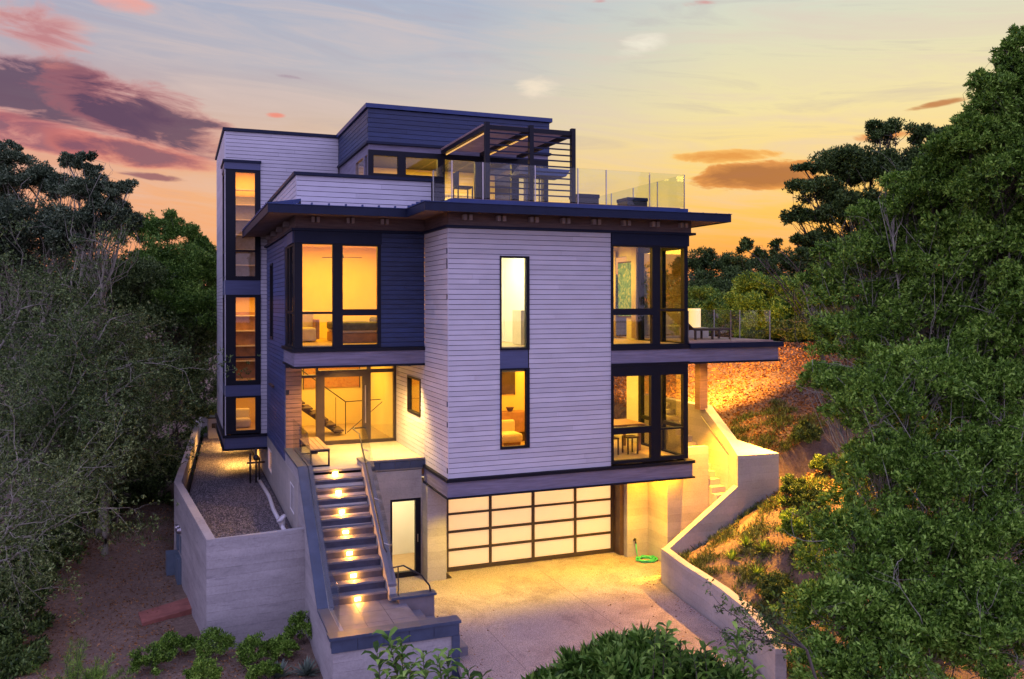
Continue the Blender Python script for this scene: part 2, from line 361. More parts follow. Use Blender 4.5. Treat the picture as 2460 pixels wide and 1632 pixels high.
def siding(name, axis, pos, a0, a1, z0, z1, m, parent, holes=(), course=.122, gap=.0135, label=None, backing=True):
    """lap boards with real open joints over a dark membrane; faces -y (axis y) or -x (axis x)"""
    b = MB(); n = max(1, round((z1-z0)/course)); h = (z1-z0)/n
    for i in range(n):
        for (p, q, za, zb) in rects(a0, a1, z0+i*h+gap/2, z0+(i+1)*h-gap/2, holes):
            cuts = [p]; t_ = p+BR.uniform(.6, 3.6)
            while t_ < q-.5: cuts.append(t_); t_ += BR.uniform(2.4, 3.7)
            cuts.append(q)
            for u0, u1 in zip(cuts, cuts[1:]):
                j0 = BR.uniform(-.0015, .0015); u1 -= .004 if u1 < q else 0
                if axis == 'y': b.box(u0, u1, pos+j0, pos+.022, za, zb)
                else: b.box(pos+j0, pos+.022, u0, u1, za, zb)
    o = b.build(name, m, parent, label=label)
    if backing:
        k = MB()
        for (p, q, za, zb) in rects(a0, a1, z0, z1, holes):
            if axis == 'y': k.box(p+.001, q-.001, pos+.024, pos+.12, za, zb)
            else: k.box(pos+.024, pos+.12, p+.001, q-.001, za, zb)
        k.build('wall_backing', M['back'], o)
    return o
def wall(name, axis, pos, th, a0, a1, z0, z1, m, parent, holes=(), label=None):
    k = MB()
    for (p, q, za, zb) in rects(a0, a1, z0, z1, holes):
        if axis == 'y': k.box(p, q, pos, pos+th, za, zb)
        else: k.box(pos, pos+th, p, q, za, zb)
    return k.build(name, m, parent, label=label)
def window(axis, pos, a0, a1, z0, z1, panes, parent, m=None, depth=.10, proud=.025, name='window', label=None, glassm=None):
    """one frame mesh with its openings, the glass a sub-part per opening"""
    f = wall(name, axis, pos-proud, depth+proud, a0, a1, z0, z1, m or M['black'], parent, panes, label)
    for (p, q, za, zb) in panes:
        k = MB()
        if axis == 'y': k.box(p-.004, q+.004, pos+.035, pos+.045, za-.004, zb+.004)
        else: k.box(pos+.035, pos+.045, p-.004, q+.004, za-.004, zb+.004)
        k.build('pane', glassm or M['glass'], f)
    return f
def area(x, y, z, sx, sy, power, col=(1, .44, .06), rot=(0, 0, 0), name='ceiling_or_fill_light', spread=None):
    l = bpy.data.lights.new(name, 'AREA'); l.shape = 'RECTANGLE'; l.size = sx; l.size_y = sy; l.energy = power; l.color = col
    if spread: l.spread = spread
    o = bpy.data.objects.new(name, l); COL.objects.link(o); o.location = (x, y, z); o.rotation_euler = rot; return o
def point(x, y, z, power, col=(1, .50, .10), r=.05, name='lamp_light'):
    l = bpy.data.lights.new(name, 'POINT'); l.energy = power; l.color = col; l.shadow_soft_size = r
    o = bpy.data.objects.new(name, l); COL.objects.link(o); o.location = (x, y, z); return o
def spot(x, y, z, power, ang, target, col=(1, .50, .10), blend=.6, r=.04, name='spot_light'):
    l = bpy.data.lights.new(name, 'SPOT'); l.energy = power; l.color = col; l.spot_size = R(ang); l.spot_blend = blend; l.shadow_soft_size = r
    o = bpy.data.objects.new(name, l); COL.objects.link(o); o.location = (x, y, z)
    o.rotation_euler = (Vector(target)-Vector((x, y, z))).to_track_quat('-Z', 'Y').to_euler(); return o
G = -.35                                                        # driveway level

# ------------------------------------------------------------------ the house
H = thing('modern_house', 'three storey modern house with white and navy board siding and glowing windows', 'house', (0, 0, G))
# --- white bay, front and left faces
slit = (1.33, 2.11, 3.20, 7.95)
siding('white_front_wall', 'y', 0, 0, 4.39, 2.57, 8.60, M['white'], H, [slit])
siding('white_side_wall', 'x', 0, .0235, 2.09, 2.57, 8.60, M['white'], H)
siding('porch_side_wall', 'x', 0, 2.11, 5.25, 2.71, 5.16, M['white'], H, [(2.47, 3.85, 3.75, 4.77)])
MB().box(-.004, .010, -.004, .010, 2.57, 8.60).build('corner_bead', M['white'], H); MB().box(-4.630, -4.590, 9.224, 9.236, 2.57, 12.33).build('corner_bead', M['white'], H)
window('x', 0, 2.47, 3.85, 3.75, 4.77, [(2.53, 3.79, 3.81, 4.71)], H, label='small porch side window')
window('y', 0, 1.33, 2.11, 5.63, 7.95, [(1.37, 2.02, 5.68, 7.90)], H, name='slit_window', label='tall narrow upper slit window glowing near white')
window('y', 0, 1.33, 2.11, 3.20, 5.18, [(1.37, 2.02, 3.26, 5.14)], H, name='slit_window', label='tall narrow lower slit window with an orange room behind')
MB().box(1.33, 2.08, .01, .10, 5.18, 5.63).build('window_panel', M['bandblue'], H)
# corner windows, front
UP = [(4.46, 5.61, 5.72, 6.47), (4.46, 5.61, 6.64, 8.25), (5.85, 6.59, 5.70, 6.58), (5.85, 6.59, 6.62, 8.25)]
LO = [(4.46, 5.57, 2.70, 3.38), (4.46, 5.57, 3.55, 4.88), (5.86, 6.56, 2.72, 3.43), (5.86, 6.56, 3.47, 4.88)]
window('y', 0, 4.39, 6.70, 5.66, 8.30, UP, H, name='corner_window', label='upper corner window with living room and art behind')
window('y', 0, 4.39, 6.70, 2.62, 5.16, LO, H, name='corner_window', label='lower corner window with a table behind')
MB().box(4.40, 6.74, -.035, .10, 8.302, 8.598).build('window_header', M['trim'], H)
# corner windows, right face (x = 6.74)
def east_window(z0, z1, rail):
    f = MB()
    ys = [(.0, .10), (1.15, 1.35), (2.35, 2.5)]
    for a, b in ys: f.box(6.62, 6.74, a+.101 if a == 0 else a, b+.101 if a == 0 else b, z0, z1)
    for za, zb in ((z0, z0+.06), (z1-.06, z1), (rail-.05, rail+.05)):
        f.box(6.63, 6.735, .2, 1.15, za, zb); f.box(6.63, 6.735, 1.35, 2.35, za, zb)
    o = f.build('corner_window', M['black'], H, label='right-hand return of the corner window')
    for a, b in ((.2, 1.15), (1.35, 2.35)):
        MB().box(6.68, 6.69, a, b, z0+.06, rail-.05).build('pane', M['eglass'], o)
        MB().box(6.68, 6.69, a, b, rail+.05, z1-.06).build('pane', M['eglass'], o)
east_window(5.66, 8.30, 6.60); east_window(2.62, 5.16, 3.45)
MB().box(6.64, 6.74, .101, 2.5, 8.302, 8.598).build('window_header', M['trim'], H)
wall('east_wall', 'x', 6.62, .12, 2.5, 12.0, 2.57, 8.6, M['white'], H, [(3.2, 4.6, 5.7, 8.2), (3.2, 4.6, 2.9, 4.9)])
wall('north_wall', 'y', 12.0, .12, -3.33, 6.74, -.35, 8.6, M['slate'], H)
# --- floor bands and trims
def band(name, pts, z0, z1, m, parent=H): return MB().prism(pts, z0, z1).build(name, m, parent)
band('floor_band', [(-.02, -.02), (6.84, -.02), (6.84, 2.3), (6.60, 2.3), (6.60, .1), (.1, .1), (.1, 2.1), (-.02, 2.1)], 2.13, 2.49, M['band'])
band('floor_band_trim', [(-.06, -.07), (6.90, -.07), (6.90, 2.3), (6.7, 2.3), (6.70, .12), (.12, .12), (.12, 2.1), (-.06, 2.1)], 2.49, 2.565, M['black'])
band('floor_band_trim', [(-.05, -.06), (6.90, -.06), (6.90, 2.3), (6.7, 2.3), (6.70, .12), (.12, .12), (.12, 2.1), (-.05, 2.1)], 2.085, 2.13, M['black'])
MB().box(4.392, 6.74, -.02, .10, 5.22, 5.56).build('floor_band', M['band'], H)
MB().box(4.392, 6.741, -.05, .10, 5.56, 5.658).build('floor_band_trim', M['black'], H)
MB().box(4.392, 6.741, -.04, .10, 5.162, 5.22).build('floor_band_trim', M['black'], H)
# --- left upper box over the porch
BL = [(-3.14, -2.39, 5.70, 6.52), (-3.14, -2.39, 6.58, 8.27), (-2.14, -1.25, 5.74, 6.48), (-2.14, -1.25, 6.64, 8.25)]
window('y', 2.09, -3.33, -1.16, 5.66, 8.30, BL, H, name='bedroom_window', label='bedroom corner window with orange walls and a bed behind')
BS = [(2.45, 3.05, 5.72, 6.52), (2.45, 3.05, 6.60, 8.24), (3.17, 3.62, 5.72, 6.52), (3.17, 3.62, 6.60, 8.24)]
window('x', -3.33, 2.191, 4.05, 5.66, 8.30, BS, H, proud=0.0, name='bedroom_window', label='left return of the bedroom corner window')
MB().box(-3.335, -1.14, 2.05, 2.19, 8.302, 8.598).build('window_header', M['trim'], H)
MB().box(-3.37, -3.21, 2.192, 3.3, 8.302, 8.598).build('window_header', M['bandblue'], H)
MB().box(-3.34, -3.21, 3.302, 4.2, 8.302, 8.598).build('window_header', M['slate'], H)
siding('navy_front_wall', 'y', 2.09, -1.155, -.001, 5.66, 8.60, M['navy'], H)
MB().prism([(-3.34, 2.07), (-.001, 2.07), (-.001, 2.2), (-3.2, 2.2), (-3.2, 4.2), (-3.36, 4.2)], 5.22, 5.57).build('floor_band', M['band'], H)
MB().prism([(-3.40, 2.02), (-.001, 2.02), (-.001, 2.2), (-3.2, 2.2), (-3.2, 4.2), (-3.42, 4.2)], 5.57, 5.655).build('floor_band_trim', M['black'], H)
MB().prism([(-3.37, 2.04), (-.001, 2.04), (-.001, 2.2), (-3.2, 2.2), (-3.2, 4.2), (-3.39, 4.2)], 5.165, 5.22).build('floor_band_trim', M['black'], H)
MB().box(-3.2, -.001, 2.2, 5.4, 5.17, 5.24).build('porch_ceiling', M['inwhite'], H)
# --- blue side wall, left
slot = (7.2, 7.95, 5.70, 8.03)
siding('blue_side_wall', 'x', -3.33, 4.22, 9.21, 2.50, 8.60, M['slate'], H, [slot])
window('x', -3.33, 7.2, 7.95, 5.70, 8.03, [(7.27, 7.88, 5.77, 7.96)], H, label='narrow slot window in the blue side wall')
siding('cedar_porch_wall', 'y', 4.22, -3.30, -2.90, 2.60, 5.165, M['cedarw'], H)
wall('porch_return_wall', 'x', -2.96, .1, 4.35, 5.25, 2.6, 5.165, M['cedarw'], H)
# --- trim line and cedar frieze under the eaves
band('eave_trim', [(-3.41, 2.02), (-.06, 2.02), (-.06, -.07), (6.93, -.07), (6.93, 12.0), (6.6, 12.0), (6.6, .12), (.12, .12), (.12, 2.2), (-3.2, 2.2), (-3.2, 9.2), (-3.41, 9.2)], 8.602, 8.665, M['trim'])
band('frieze', [(-3.31, 2.10), (.02, 2.10), (.02, .01), (6.83, .01), (6.83, 12.0), (6.6, 12.0), (6.6, .12), (.12, .12), (.12, 2.2), (-3.2, 2.2), (-3.2, 9.2), (-3.31, 9.2)], 8.665, 9.0, M['cedar'])
for k in range(8):
    for dx in (0, .14):
        x = .36+k*.865+dx
        if x < 6.75: MB().box(x, x+.085, -.14, .008, 8.79, 8.92).build('rafter_tail', M['tail'], H)
for x0 in (-2.92, -2.05, -1.17):
    for dx in (0, .125): MB().box(x0+dx, x0+dx+.07, 1.97, 2.098, 8.82, 8.95).build('rafter_tail', M['tail'], H)
for y0 in (3.3, 4.9, 6.5, 8.0):
    for dy in (0, .15): MB().box(-3.45, -3.312, y0+dy, y0+dy+.08, 8.8, 8.93).build('rafter_tail', M['tail'], H)
# --- eaves: soffit (rises towards the wall), fascia, metal roof with standing seams
EV = [(-4.05, .85), (-.76, .85), (-.76, -.82), (7.45, -.82), (7.45, 12.6), (-4.05, 9.2)]
inn = [(-3.28, 2.12), (.05, 2.12), (.05, .03), (6.80, .03), (6.80, 12.0), (-3.28, 9.2)]
EV2 = EV[:4]+[(7.45, 12.6), (-4.05, 12.6)]; 
sof = MB()
ringo = [(-4.05, 9.2), (-4.05, .85), (-.76, .85), (-.76, -.82), (7.45, -.82), (7.45, 12.0)]
ringi = [(-3.28, 9.2), (-3.28, 2.12), (.05, 2.12), (.05, .03), (6.80, .03), (6.80, 12.0)]
def strip(ro, ri, zo, zi, th):
    b = MB()
    for i in range(len(ro)-1):
        o1, o2, i1, i2 = ro[i], ro[i+1], ri[i], ri[i+1]
        b.hull([(*o1, zo), (*o2, zo), (*i2, zi), (*i1, zi)], [(*o1, zo+th), (*o2, zo+th), (*i2, zi+th), (*i1, zi+th)])
    return b
strip(ringo, ringi, 8.925, 8.985, .02).build('soffit', M['cedar'], H)
ro2 = [(-4.09, 9.2), (-4.09, .81), (-.80, .81), (-.80, -.86), (7.49, -.86), (7.49, 12.0)]
fas = MB()
for i in range(5):
    a, b_, c, d = ro2[i], ro2[i+1], ringo[i], ringo[i+1]
    fas.hull([(*a, 8.90), (*b_, 8.90), (*d, 8.90), (*c, 8.90)], [(*a, 9.10), (*b_, 9.10), (*d, 9.10), (*c, 9.10)])
fas.build('fascia', M['trim'], H)
ro3 = [(-4.11, 9.2), (-4.11, .79), (-.82, .79), (-.82, -.88), (7.51, -.88), (7.51, 12.0)]
ri3 = [(-3.3, 9.2), (-3.3, 2.02), (.14, 2.02), (.14, .22), (6.84, .22), (6.84, 12.0)]
sm = strip(ro3, ri3, 9.10, 9.22, .015)
for k in range(21):
    y = 1.1+k*.4
    if y < 9: sm.hull([(-4.12, y, 9.10), (-4.12, y+.03, 9.10), (-3.3, y+.03, 9.22), (-3.3, y, 9.22)][::-1], [(-4.12, y, 9.15), (-4.12, y+.03, 9.15), (-3.3, y+.03, 9.28), (-3.3, y, 9.28)][::-1])
for k in range(8):
    x = -3.9+k*.4; sm.box(x, x+.03, .78, .90, 9.10, 9.16)
for k in range(4):
    y = -.6+k*.4; sm.box(-.83, -.6, y, y+.03, 9.10, 9.16)
for k in range(21):
    x = -.6+k*.4; sm.box(x, x+.03, -.89, -.78, 9.10, 9.12)
sm.build('metal_roof', M['fascia'], H)
# roof deck edge and deck
MB().prism([(.13, .20), (6.86, .20), (6.86, 12), (.13, 12)], 9.16, 9.335).build('deck_edge', M['fascia'], H)
MB().prism([(-3.2, 2.2), (6.7, 2.2), (6.7, 11.9), (-3.2, 11.9)], 9.0, 9.15).build('roof_slab', M['back'], H)
MB().box(.3, 6.7, .35, 11.9, 9.336, 9.37).build('deck_boards', M['cedar'], H)
# --- white parapet
siding('parapet', 'y', 2.0, -3.28, .16, 9.2, 9.97, M['white'], H)
siding('parapet', 'x', -3.30, 2.0, 9.21, 9.1, 9.97, M['white'], H)
MB().prism([(-3.36, 1.94), (.19, 1.94), (.19, 2.16), (-3.16, 2.16), (-3.16, 9.2), (-3.36, 9.2)], 9.972, 10.05).build('parapet_cap', M['trim'], H)
# --- stair tower, left
TY = 9.23
siding('tower_front_wall', 'y', TY, -4.598, -1.0, 2.57, 12.34, M['white'], H, [(-4.60, -3.52, 7.55, 11.42), (-4.60, -3.52, 4.17, 7.08), (-4.60, -3.52, 2.57, 3.81), (-4.60, -3.52, 7.08, 7.55), (-4.60, -3.52, 3.81, 4.17), (-3.2, -1.0, 2.5, 9.1)])
siding('tower_side_wall', 'x', -4.626, TY+.0005, 15.2, 2.57, 12.34, M['white'], H, [(9.0, 10.75, 2.57, 11.42)])
MB().prism([(-4.68, TY-.06), (-1.06, TY-.06), (-1.06, 15.3), (-4.68, 15.3)], 12.34, 12.44).build('tower_roof_edge', M['trim'], H)
wall('tower_back_wall', 'y', 15.1, .1, -4.5, -1.0, 2.57, 12.33, M['white'], H)
wall('tower_east_wall', 'x', -1.1, .1, 9.4, 15.1, 9.2, 12.33, M['white'], H)
wall('tower_inner_wall', 'x', -3.2, .1, 9.3, 15.1, 2.6, 9.1, M['inwall'], H)
for (z0, z1, gz0, gz1, rail, nm) in ((7.55, 11.12, 7.68, 11.03, 8.50, 'tall upper tower window with grey curtain and shelves'), (4.17, 7.08, 4.31, 6.99, 5.06, 'middle tower window with wooden shelves behind'), (2.60, 3.81, 2.70, 3.75, None, 'small bottom tower window with a chair behind')):
    pn = [(-4.29, -3.69, gz0, gz1)] if not rail else [(-4.29, -3.69, gz0, rail-.03), (-4.29, -3.69, rail+.03, gz1)]
    window('y', TY, -4.60, -3.52, z0, z1, pn, H, name='tower_window', label=nm)
    pn = [(9.44, 10.6, gz0, gz1)] if not rail else [(9.44, 10.6, gz0, rail-.03), (9.44, 10.6, rail+.03, gz1)]
    window('x', -4.6, TY+.101, 10.74, z0, z1, pn, H, proud=.02, name='tower_window', label='side return of '+nm.split(' with')[0])
MB().prism([(-4.64, TY-.05), (-3.52, TY-.05), (-3.52, TY+.1), (-4.5, TY+.1), (-4.5, 10.75), (-4.64, 10.75)], 11.12, 11.34).build('window_header', M['bandblue'], H)
MB().prism([(-4.68, TY-.09), (-3.50, TY-.09), (-3.50, TY+.1), (-4.5, TY+.1), (-4.5, 10.80), (-4.68, 10.80)], 11.34, 11.42).build('window_header', M['trim'], H)
for z0, z1 in ((7.082, 7.548), (3.812, 4.168)): MB().prism([(-4.62, TY-.01), (-3.52, TY-.01), (-3.52, TY+.1), (-4.5, TY+.1), (-4.5, 10.74), (-4.62, 10.74)], z0, z1).build('tower_panel', M['bandblue'], H)
MB().prism([(-4.64, TY-.04), (-3.20, TY-.04), (-3.20, 15.2), (-4.64, 15.2)], 2.14, 2.49).build('floor_band', M['bandblue'], H)
MB().prism([(-4.70, TY-.10), (-3.15, TY-.10), (-3.15, 15.26), (-4.70, 15.26)], 2.49, 2.569).build('floor_band_trim', M['black'], H)
MB().prism([(-4.70, TY-.10), (-3.15, TY-.10), (-3.15, 15.26), (-4.70, 15.26)], 2.08, 2.14).build('floor_band_trim', M['black'], H)
# --- penthouse
PX0, PX1, PY = -1.0, 4.62, 4.44
siding('penthouse_front_wall', 'y', PY-.02, PX0, PX1, 11.40, 12.33, M['navy'], H, course=.135)
siding('penthouse_side_wall', 'x', PX0, PY+.003, TY-.02, 11.40, 12.33, M['navy'], H, course=.135)
MB().box(PX0-.07, PX1+.07, PY-.1, TY+3, 12.34, 12.46).build('penthouse_roof_edge', M['fascia'], H)
MB().box(PX0+.2, PX1-.1, PY+.2, TY+2.8, 11.45, 12.3).build('penthouse_roof_core', M['back'], H)
MB().box(PX0-.05, PX1+.05, PY-.06, TY-.02, 11.33, 11.40).build('penthouse_trim', M['trim'], H)
MB().prism([(PX0+.03, PY+.02), (PX1-.03, PY+.02), (PX1-.03, TY-.05), (PX1-.15, TY-.05), (PX1-.15, PY+.15), (PX0+.15, PY+.15), (PX0+.15, TY-.05), (PX0+.03, TY-.05)], 11.16, 11.33).build('penthouse_band', M['band'], H)
PW = [(-.84, -.13, 10.5, 11.0), (.10, 1.05, 10.5, 11.0), (1.27, 2.21, 9.5, 11.0), (2.62, 3.37, 9.5, 11.0), (3.61, 4.43, 9.5, 11.0)]
window('y', PY, PX0+.02, PX1-.04, 9.38, 11.16, PW, H, name='penthouse_window', label='row of penthouse windows and glass doors onto the roof deck')
window('x', PX0+.02, PY+.101, TY, 9.38, 11.16, [(PY+.18, PY+.55, 10.3, 11.05), (PY+.7, PY+1.9, 10.3, 11.05)], H, proud=0, m=M['band'], name='penthouse_window', label='left return of the penthouse windows')
window('x', PX1-.16, PY+.101, TY, 9.38, 11.16, [(PY+.3, PY+1.5, 9.5, 11.0), (PY+1.7, PY+3, 9.5, 11.0)], H, proud=0, name='penthouse_window', label='right return of the penthouse windows')
# --- basement level: piers, garage recess, side door, right foundation
wall('basement_front_wall', 'y', 2.10, .15, -1.62, -.08, G-.3, 2.44, M['conc2'], H, [(-.92, -.10, -1, 1.70)])
MB().prism([(-.08, 1.55), (.42, 1.55), (.42, 2.6), (-.08, 2.6)], G-.3, 2.084).build('garage_pier', M['conc2'], H)
MB().prism([(5.72, 1.55), (6.38, 1.55), (6.38, 2.6), (5.72, 2.6)], G-.3, 2.084).build('garage_pier', M['conc2'], H)
MB().prism([(6.38, .50), (7.70, .50), (7.70, .72), (6.60, .72), (6.60, 3.2), (6.38, 3.2)], G-.3, 2.08).build('foundation_wall', M['conc2'], H)
MB().prism([(6.95, .50), (7.70, .50), (7.70, .72), (6.95, .72)], 2.081, 2.80).build('foundation_wall', M['conc2'], H)
MB().prism([(-.02, .02), (6.8, .02), (6.8, 2.6), (-.02, 2.6)], 2.10, 2.125).build('bay_soffit', M['cedar'], H)
wall('basement_side_wall', 'x', -3.33, .15, 1.5, 16, G-.3, 2.50, M['conc2'], H, [(2.26, 3.08, 1.49, 2.2), (7.75, 8.8, 1.5, 2.2)])
for a, b_ in ((2.26, 3.08), (7.75, 8.8)): window('x', -3.33, a, b_, 1.49, 2.2, [(a+.04, b_-.04, 1.53, 2.16)], H, proud=0, m=M['inwhite'], label='small basement side window glowing warm')
# side door
dr = window('y', 2.15, -.92, -.10, G, 1.70, [(-.86, -.24, -.22, 1.63)], H, name='basement_door', label='glazed side door beside the garage, lit from within')
MB().tube([(-.19, 2.09, .55), (-.19, 2.09, .75)], .012).build('door_handle', M['rail'], dr)
# garage door: frame grid with frosted panels that partly glow by their own emission
GC = [(.66, 1.80), (1.88, 3.05), (3.14, 4.34), (4.42, 5.50)]; GR = [(-.23, .19), (.26, .67), (.74, 1.15), (1.21, 1.64)]
gd = wall('garage_door', 'y', 2.12, .06, .60, 5.60, G+.01, 1.75, M['darkwood'] if False else mat('bronze_door_frame', (.045, .03, .022), .4, .1, 4), H, [(a, b_, c, d) for a, b_ in GC for c, d in GR])
for a, b_ in GC:
    for c, d in GR: MB().box(a-.003, b_+.003, 2.14, 2.155, c-.003, d+.003).build('frosted_panel', M['frost'], gd)
MB().box(5.60, 5.719, 1.75, 2.3, G+.005, 2.08).build('garage_jamb', M['darkwood'], H); MB().box(.422, .60, 2.08, 2.3, G+.005, 2.08).build('garage_jamb', M['conc2'], H)
MB().box(.60, 5.60, 2.10, 2.3, 1.752, 2.08).build('garage_header', M['darkwood'], H)
MB().box(.4, 5.8, 5.5, 5.55, G, 2.3).build('garage_inner_wall', M['inwhite'], H); MB().box(.38, .42, 2.35, 5.5, G, 2.3).build('garage_inner_wall', M['inwhite'], H); MB().box(5.75, 5.79, 2.35, 5.5, G, 2.3).build('garage_inner_wall', M['inwhite'], H)
MB().box(.42, 5.75, 2.2, 5.5, 2.09, 2.12).build('garage_ceiling', M['inwhite'], H); MB().box(.42, 5.75, 2.2, 5.5, G-.02, G+.004).build('garage_floor', M['conc2'], H)
for x in (1.3, 3.1, 4.9): area(x, 3.4, 2.05, .5, 1.2, 15, (1, .56, .24), name='garage_lamp')
# --- porch and front door
MB().prism([(-3.05, 1.50), (-1.79, 1.50), (-1.79, 2.10), (-.001, 2.10), (-.001, 5.3), (-3.05, 5.3)], 2.46, 2.71).build('porch_floor', M['conc2'], H)
ct = MB()
for k in range(4): ct.box(-1.60+k*.40+.005, -1.60+(k+1)*.40-.005, 2.06, 2.098, 2.50, 2.69)
ct.build('porch_edge_tile', M['cap'], H)
MB().box(-1.62, -.005, 2.03, 2.12, 2.712, 2.75).build('porch_edge_coping', M['tread'], H)
FD = [(-2.82, -2.34, 2.80, 4.66), (-2.82, -2.34, 4.74, 5.12), (-2.10, -1.00, 2.82, 4.66), (-2.28, -.86, 4.86, 5.12), (-.76, -.08, 4.86, 5.12), (-.76, -.08, 2.80, 4.76)]
ent = window('y', 5.25, -2.90, -.001, 2.712, 5.165, FD, H, name='entrance_glazing', label='front entrance glazing with the wide pivot door', m=mat('bronze_frame', (.05, .034, .022), .4, .1, 4))
MB().tube([(-.93, 5.17, 3.3), (-.93, 5.17, 4.4)], .018).build('door_handle', M['rail'], ent)
# --- right-hand balcony
MB().prism([(6.742, -.02), (9.66, -.02), (9.66, 4.2), (6.742, 4.2)], 5.20, 5.56).build('balcony_band', M['band'], H)
MB().prism([(6.742, -.09), (9.80, -.09), (9.80, 4.3), (6.742, 4.3)], 5.56, 5.70).build('balcony_edge', M['trim'], H)
MB().prism([(6.742, -.05), (9.70, -.05), (9.70, 4.25), (6.742, 4.25)], 5.15, 5.20).build('balcony_edge', M['black'], H)
MB().box(6.76, 9.5, .0, 4.1, 5.701, 5.745).build('balcony_boards', mat('pinkish_deck_wood', (.42, .27, .20), .6, .15, 3, stretch=(1, 8, 1)), H)
for (x, y) in ((8.12, 1.35), (8.12, 3.9)): MB().box(x-.13, x+.13, y, y+.26, 3.70, 5.15).build('balcony_column', M['cedarw'], H)
def glass_run(pts, z0, z1, parent, name='glass_rail', th=.02, posts=True, gap=.02, lab=None):
    """glass balustrade following a path; one pane per segment, thin posts between"""
    for (a, b_) in zip(pts, pts[1:]):
        a = Vector(a); b_ = Vector(b_); d = (b_-a); dn = d.normalized(); nn = Vector((-dn.y, dn.x, 0))*th/2
        p, q = a+dn*gap, b_-dn*gap
        bot = [p-nn, q-nn, q+nn, p+nn]; za, zb = (z0, z1) if not callable(z0) else (None, None)
        MB().hull([(v.x, v.y, v.z+z0) for v in bot], [(v.x, v.y, v.z+z1) for v in bot]).build(name, M['rglass'], parent)
    if posts:
        for a in pts: MB().box(a[0]-.012, a[0]+.012, a[1]-.012, a[1]+.012, a[2]+z0-.04, a[2]+z1).build('rail_post', M['rail'], parent)
br = thing('balcony_rail', 'clear glass rail round the second floor balcony on the right', 'glass rail', (8.1, .15, 5.745))
glass_run([(6.80, .12, 5.745), (8.17, .12, 5.745), (9.48, .12, 5.745), (9.48, 1.5, 5.745), (9.48, 2.8, 5.745), (9.48, 4.05, 5.745), (8.1, 4.05, 5.745)], .04, .83, br)
rr = thing('roof_deck_rail', 'clear glass rail round the roof deck', 'glass rail', (4, .4, 9.37))
glass_run([(.20, 1.95, 9.37), (.20, .3, 9.37), (1.0, .3, 9.37), (2.4, .3, 9.37), (3.6, .3, 9.37), (4.42, .3, 9.37), (5.72, .3, 9.37), (6.80, .3, 9.37), (6.80, 1.7, 9.37), (6.80, 3.1, 9.37), (6.80, 4.5, 9.37), (6.80, 5.9, 9.37)], .02, .90, rr)

# ------------------------------------------------------------------ pergola on the roof deck
pg = thing('pergola', 'dark steel pergola with a slatted screen on the roof deck', 'pergola', (2.3, .5, 9.37))
for x in (1.18, 2.37, 3.55): MB().box(x-.058, x+.058, .44, .56, 9.372, 11.32).build('post', M['black'], pg)
for x in (1.18, 2.37, 3.55): MB().box(x-.04, x+.04, .561, 4.37, 11.13, 11.25).build('beam', M['black'], pg)
MB().box(1.239, 3.491, .47, .53, 11.14, 11.25).build('beam', M['black'], pg)
slm = mat('pergola_slat_wood', (.30, .19, .17), .6, .15, 4)
for k in range(24): MB().box(1.1, 3.62, .64+k*.155, .64+k*.155+.07, 11.252, 11.292).build('roof_slat', slm, pg)
for k in range(11):
    z = 9.53+k*.152; MB().box(1.24, 3.49, .485, .515, z, z+.035).build('screen_slat', M['trim'], pg)
for x in (1.24, 2.425): MB().box(x, x+.02, .65, 4.2, 11.10, 11.13).build('light_strip', M['strip'], pg)
area(2.4, 2.2, 11.0, 1.6, 2.5, 12, (1, .55, .15))

# ------------------------------------------------------------------ entrance stair
st = thing('entry_staircase', 'long outdoor stair of grey treads with glowing step lights up to the porch', 'staircase', (-2.4, -1.4, .34))
RZ, TR = .182, .235
NS = 13
for k in range(1, NS+1):
    y1 = 1.5-TR*(k-1)                                            # riser face of step k is at y1
    zt = 2.71-RZ*(k-1)
    MB().box(-2.99, -1.80, y1, y1+.03, zt-RZ+.001, zt-.045).build('riser', M['riser'], st)
    if k < NS: MB().box(-3.0, -1.79, y1-TR-.03, y1+.0, zt-RZ-.045, zt-RZ).build('tread', M['tread'], st)
MB().box(-3.0, -1.79, 1.46, 1.56, 2.665, 2.712).build('tread', M['tread'], st)
for k in (1, 3, 5, 7, 9, 11, 13):
    y1 = 1.5-TR*(k-1); zt = 2.71-RZ*(k-1); xl = -2.44
    l = MB().box(xl-.065, xl+.065, y1-.014, y1-.001, zt-.135, zt-.06).build('step_light', M['warm'], st)
    point(xl, y1-.07, zt-.10, 24, (1, .40, .04), .02, 'step_lamp')
core = MB().profx([(1.5, 2.6), (1.5, 0), (-1.35, 0), (-1.35, .25)], -3.0, -1.79).build('stair_core', M['conc2'], st)
def zprof(y): return 2.86 if y > 1.35 else max(.46, 2.86-.775*(1.35-y))
prof_l = [(4.2, G-.4), (-3.44, G-.4), (-3.44, .42), (-1.78, .42), (1.35, 2.80), (4.2, 2.80)]
MB().profx(prof_l, -3.325, -3.04).build('stringer_wall', M['conc'], st)
MB().profx([(2.09, G-.4), (-1.45, G-.4), (-1.45, .60), (1.35, 2.80), (2.09, 2.80)], -1.78, -1.63).build('stringer_wall', M['conc2'], st)
def coping(ys, x0, x1, th=.055, m=None):
    for a, b_ in zip(ys, ys[1:]):
        MB().profx([(a, zprof(a)-.05), (b_, zprof(b_)-.05), (b_, zprof(b_)-.05+th), (a, zprof(a)-.05+th)], x0, x1).build('coping', m or M['cap'], st)
coping([4.18, 2.75, 1.353], -3.36, -3.135); coping([1.347, .56, -.22, -1.0, -1.742], -3.36, -3.135); coping([-1.748, -2.6, -3.2], -3.36, -3.135)
coping([2.08, 1.353], -1.80, -1.61, m=M['tread']); coping([1.347, .4, -.5, -1.44], -1.80, -1.61, m=M['tread'])
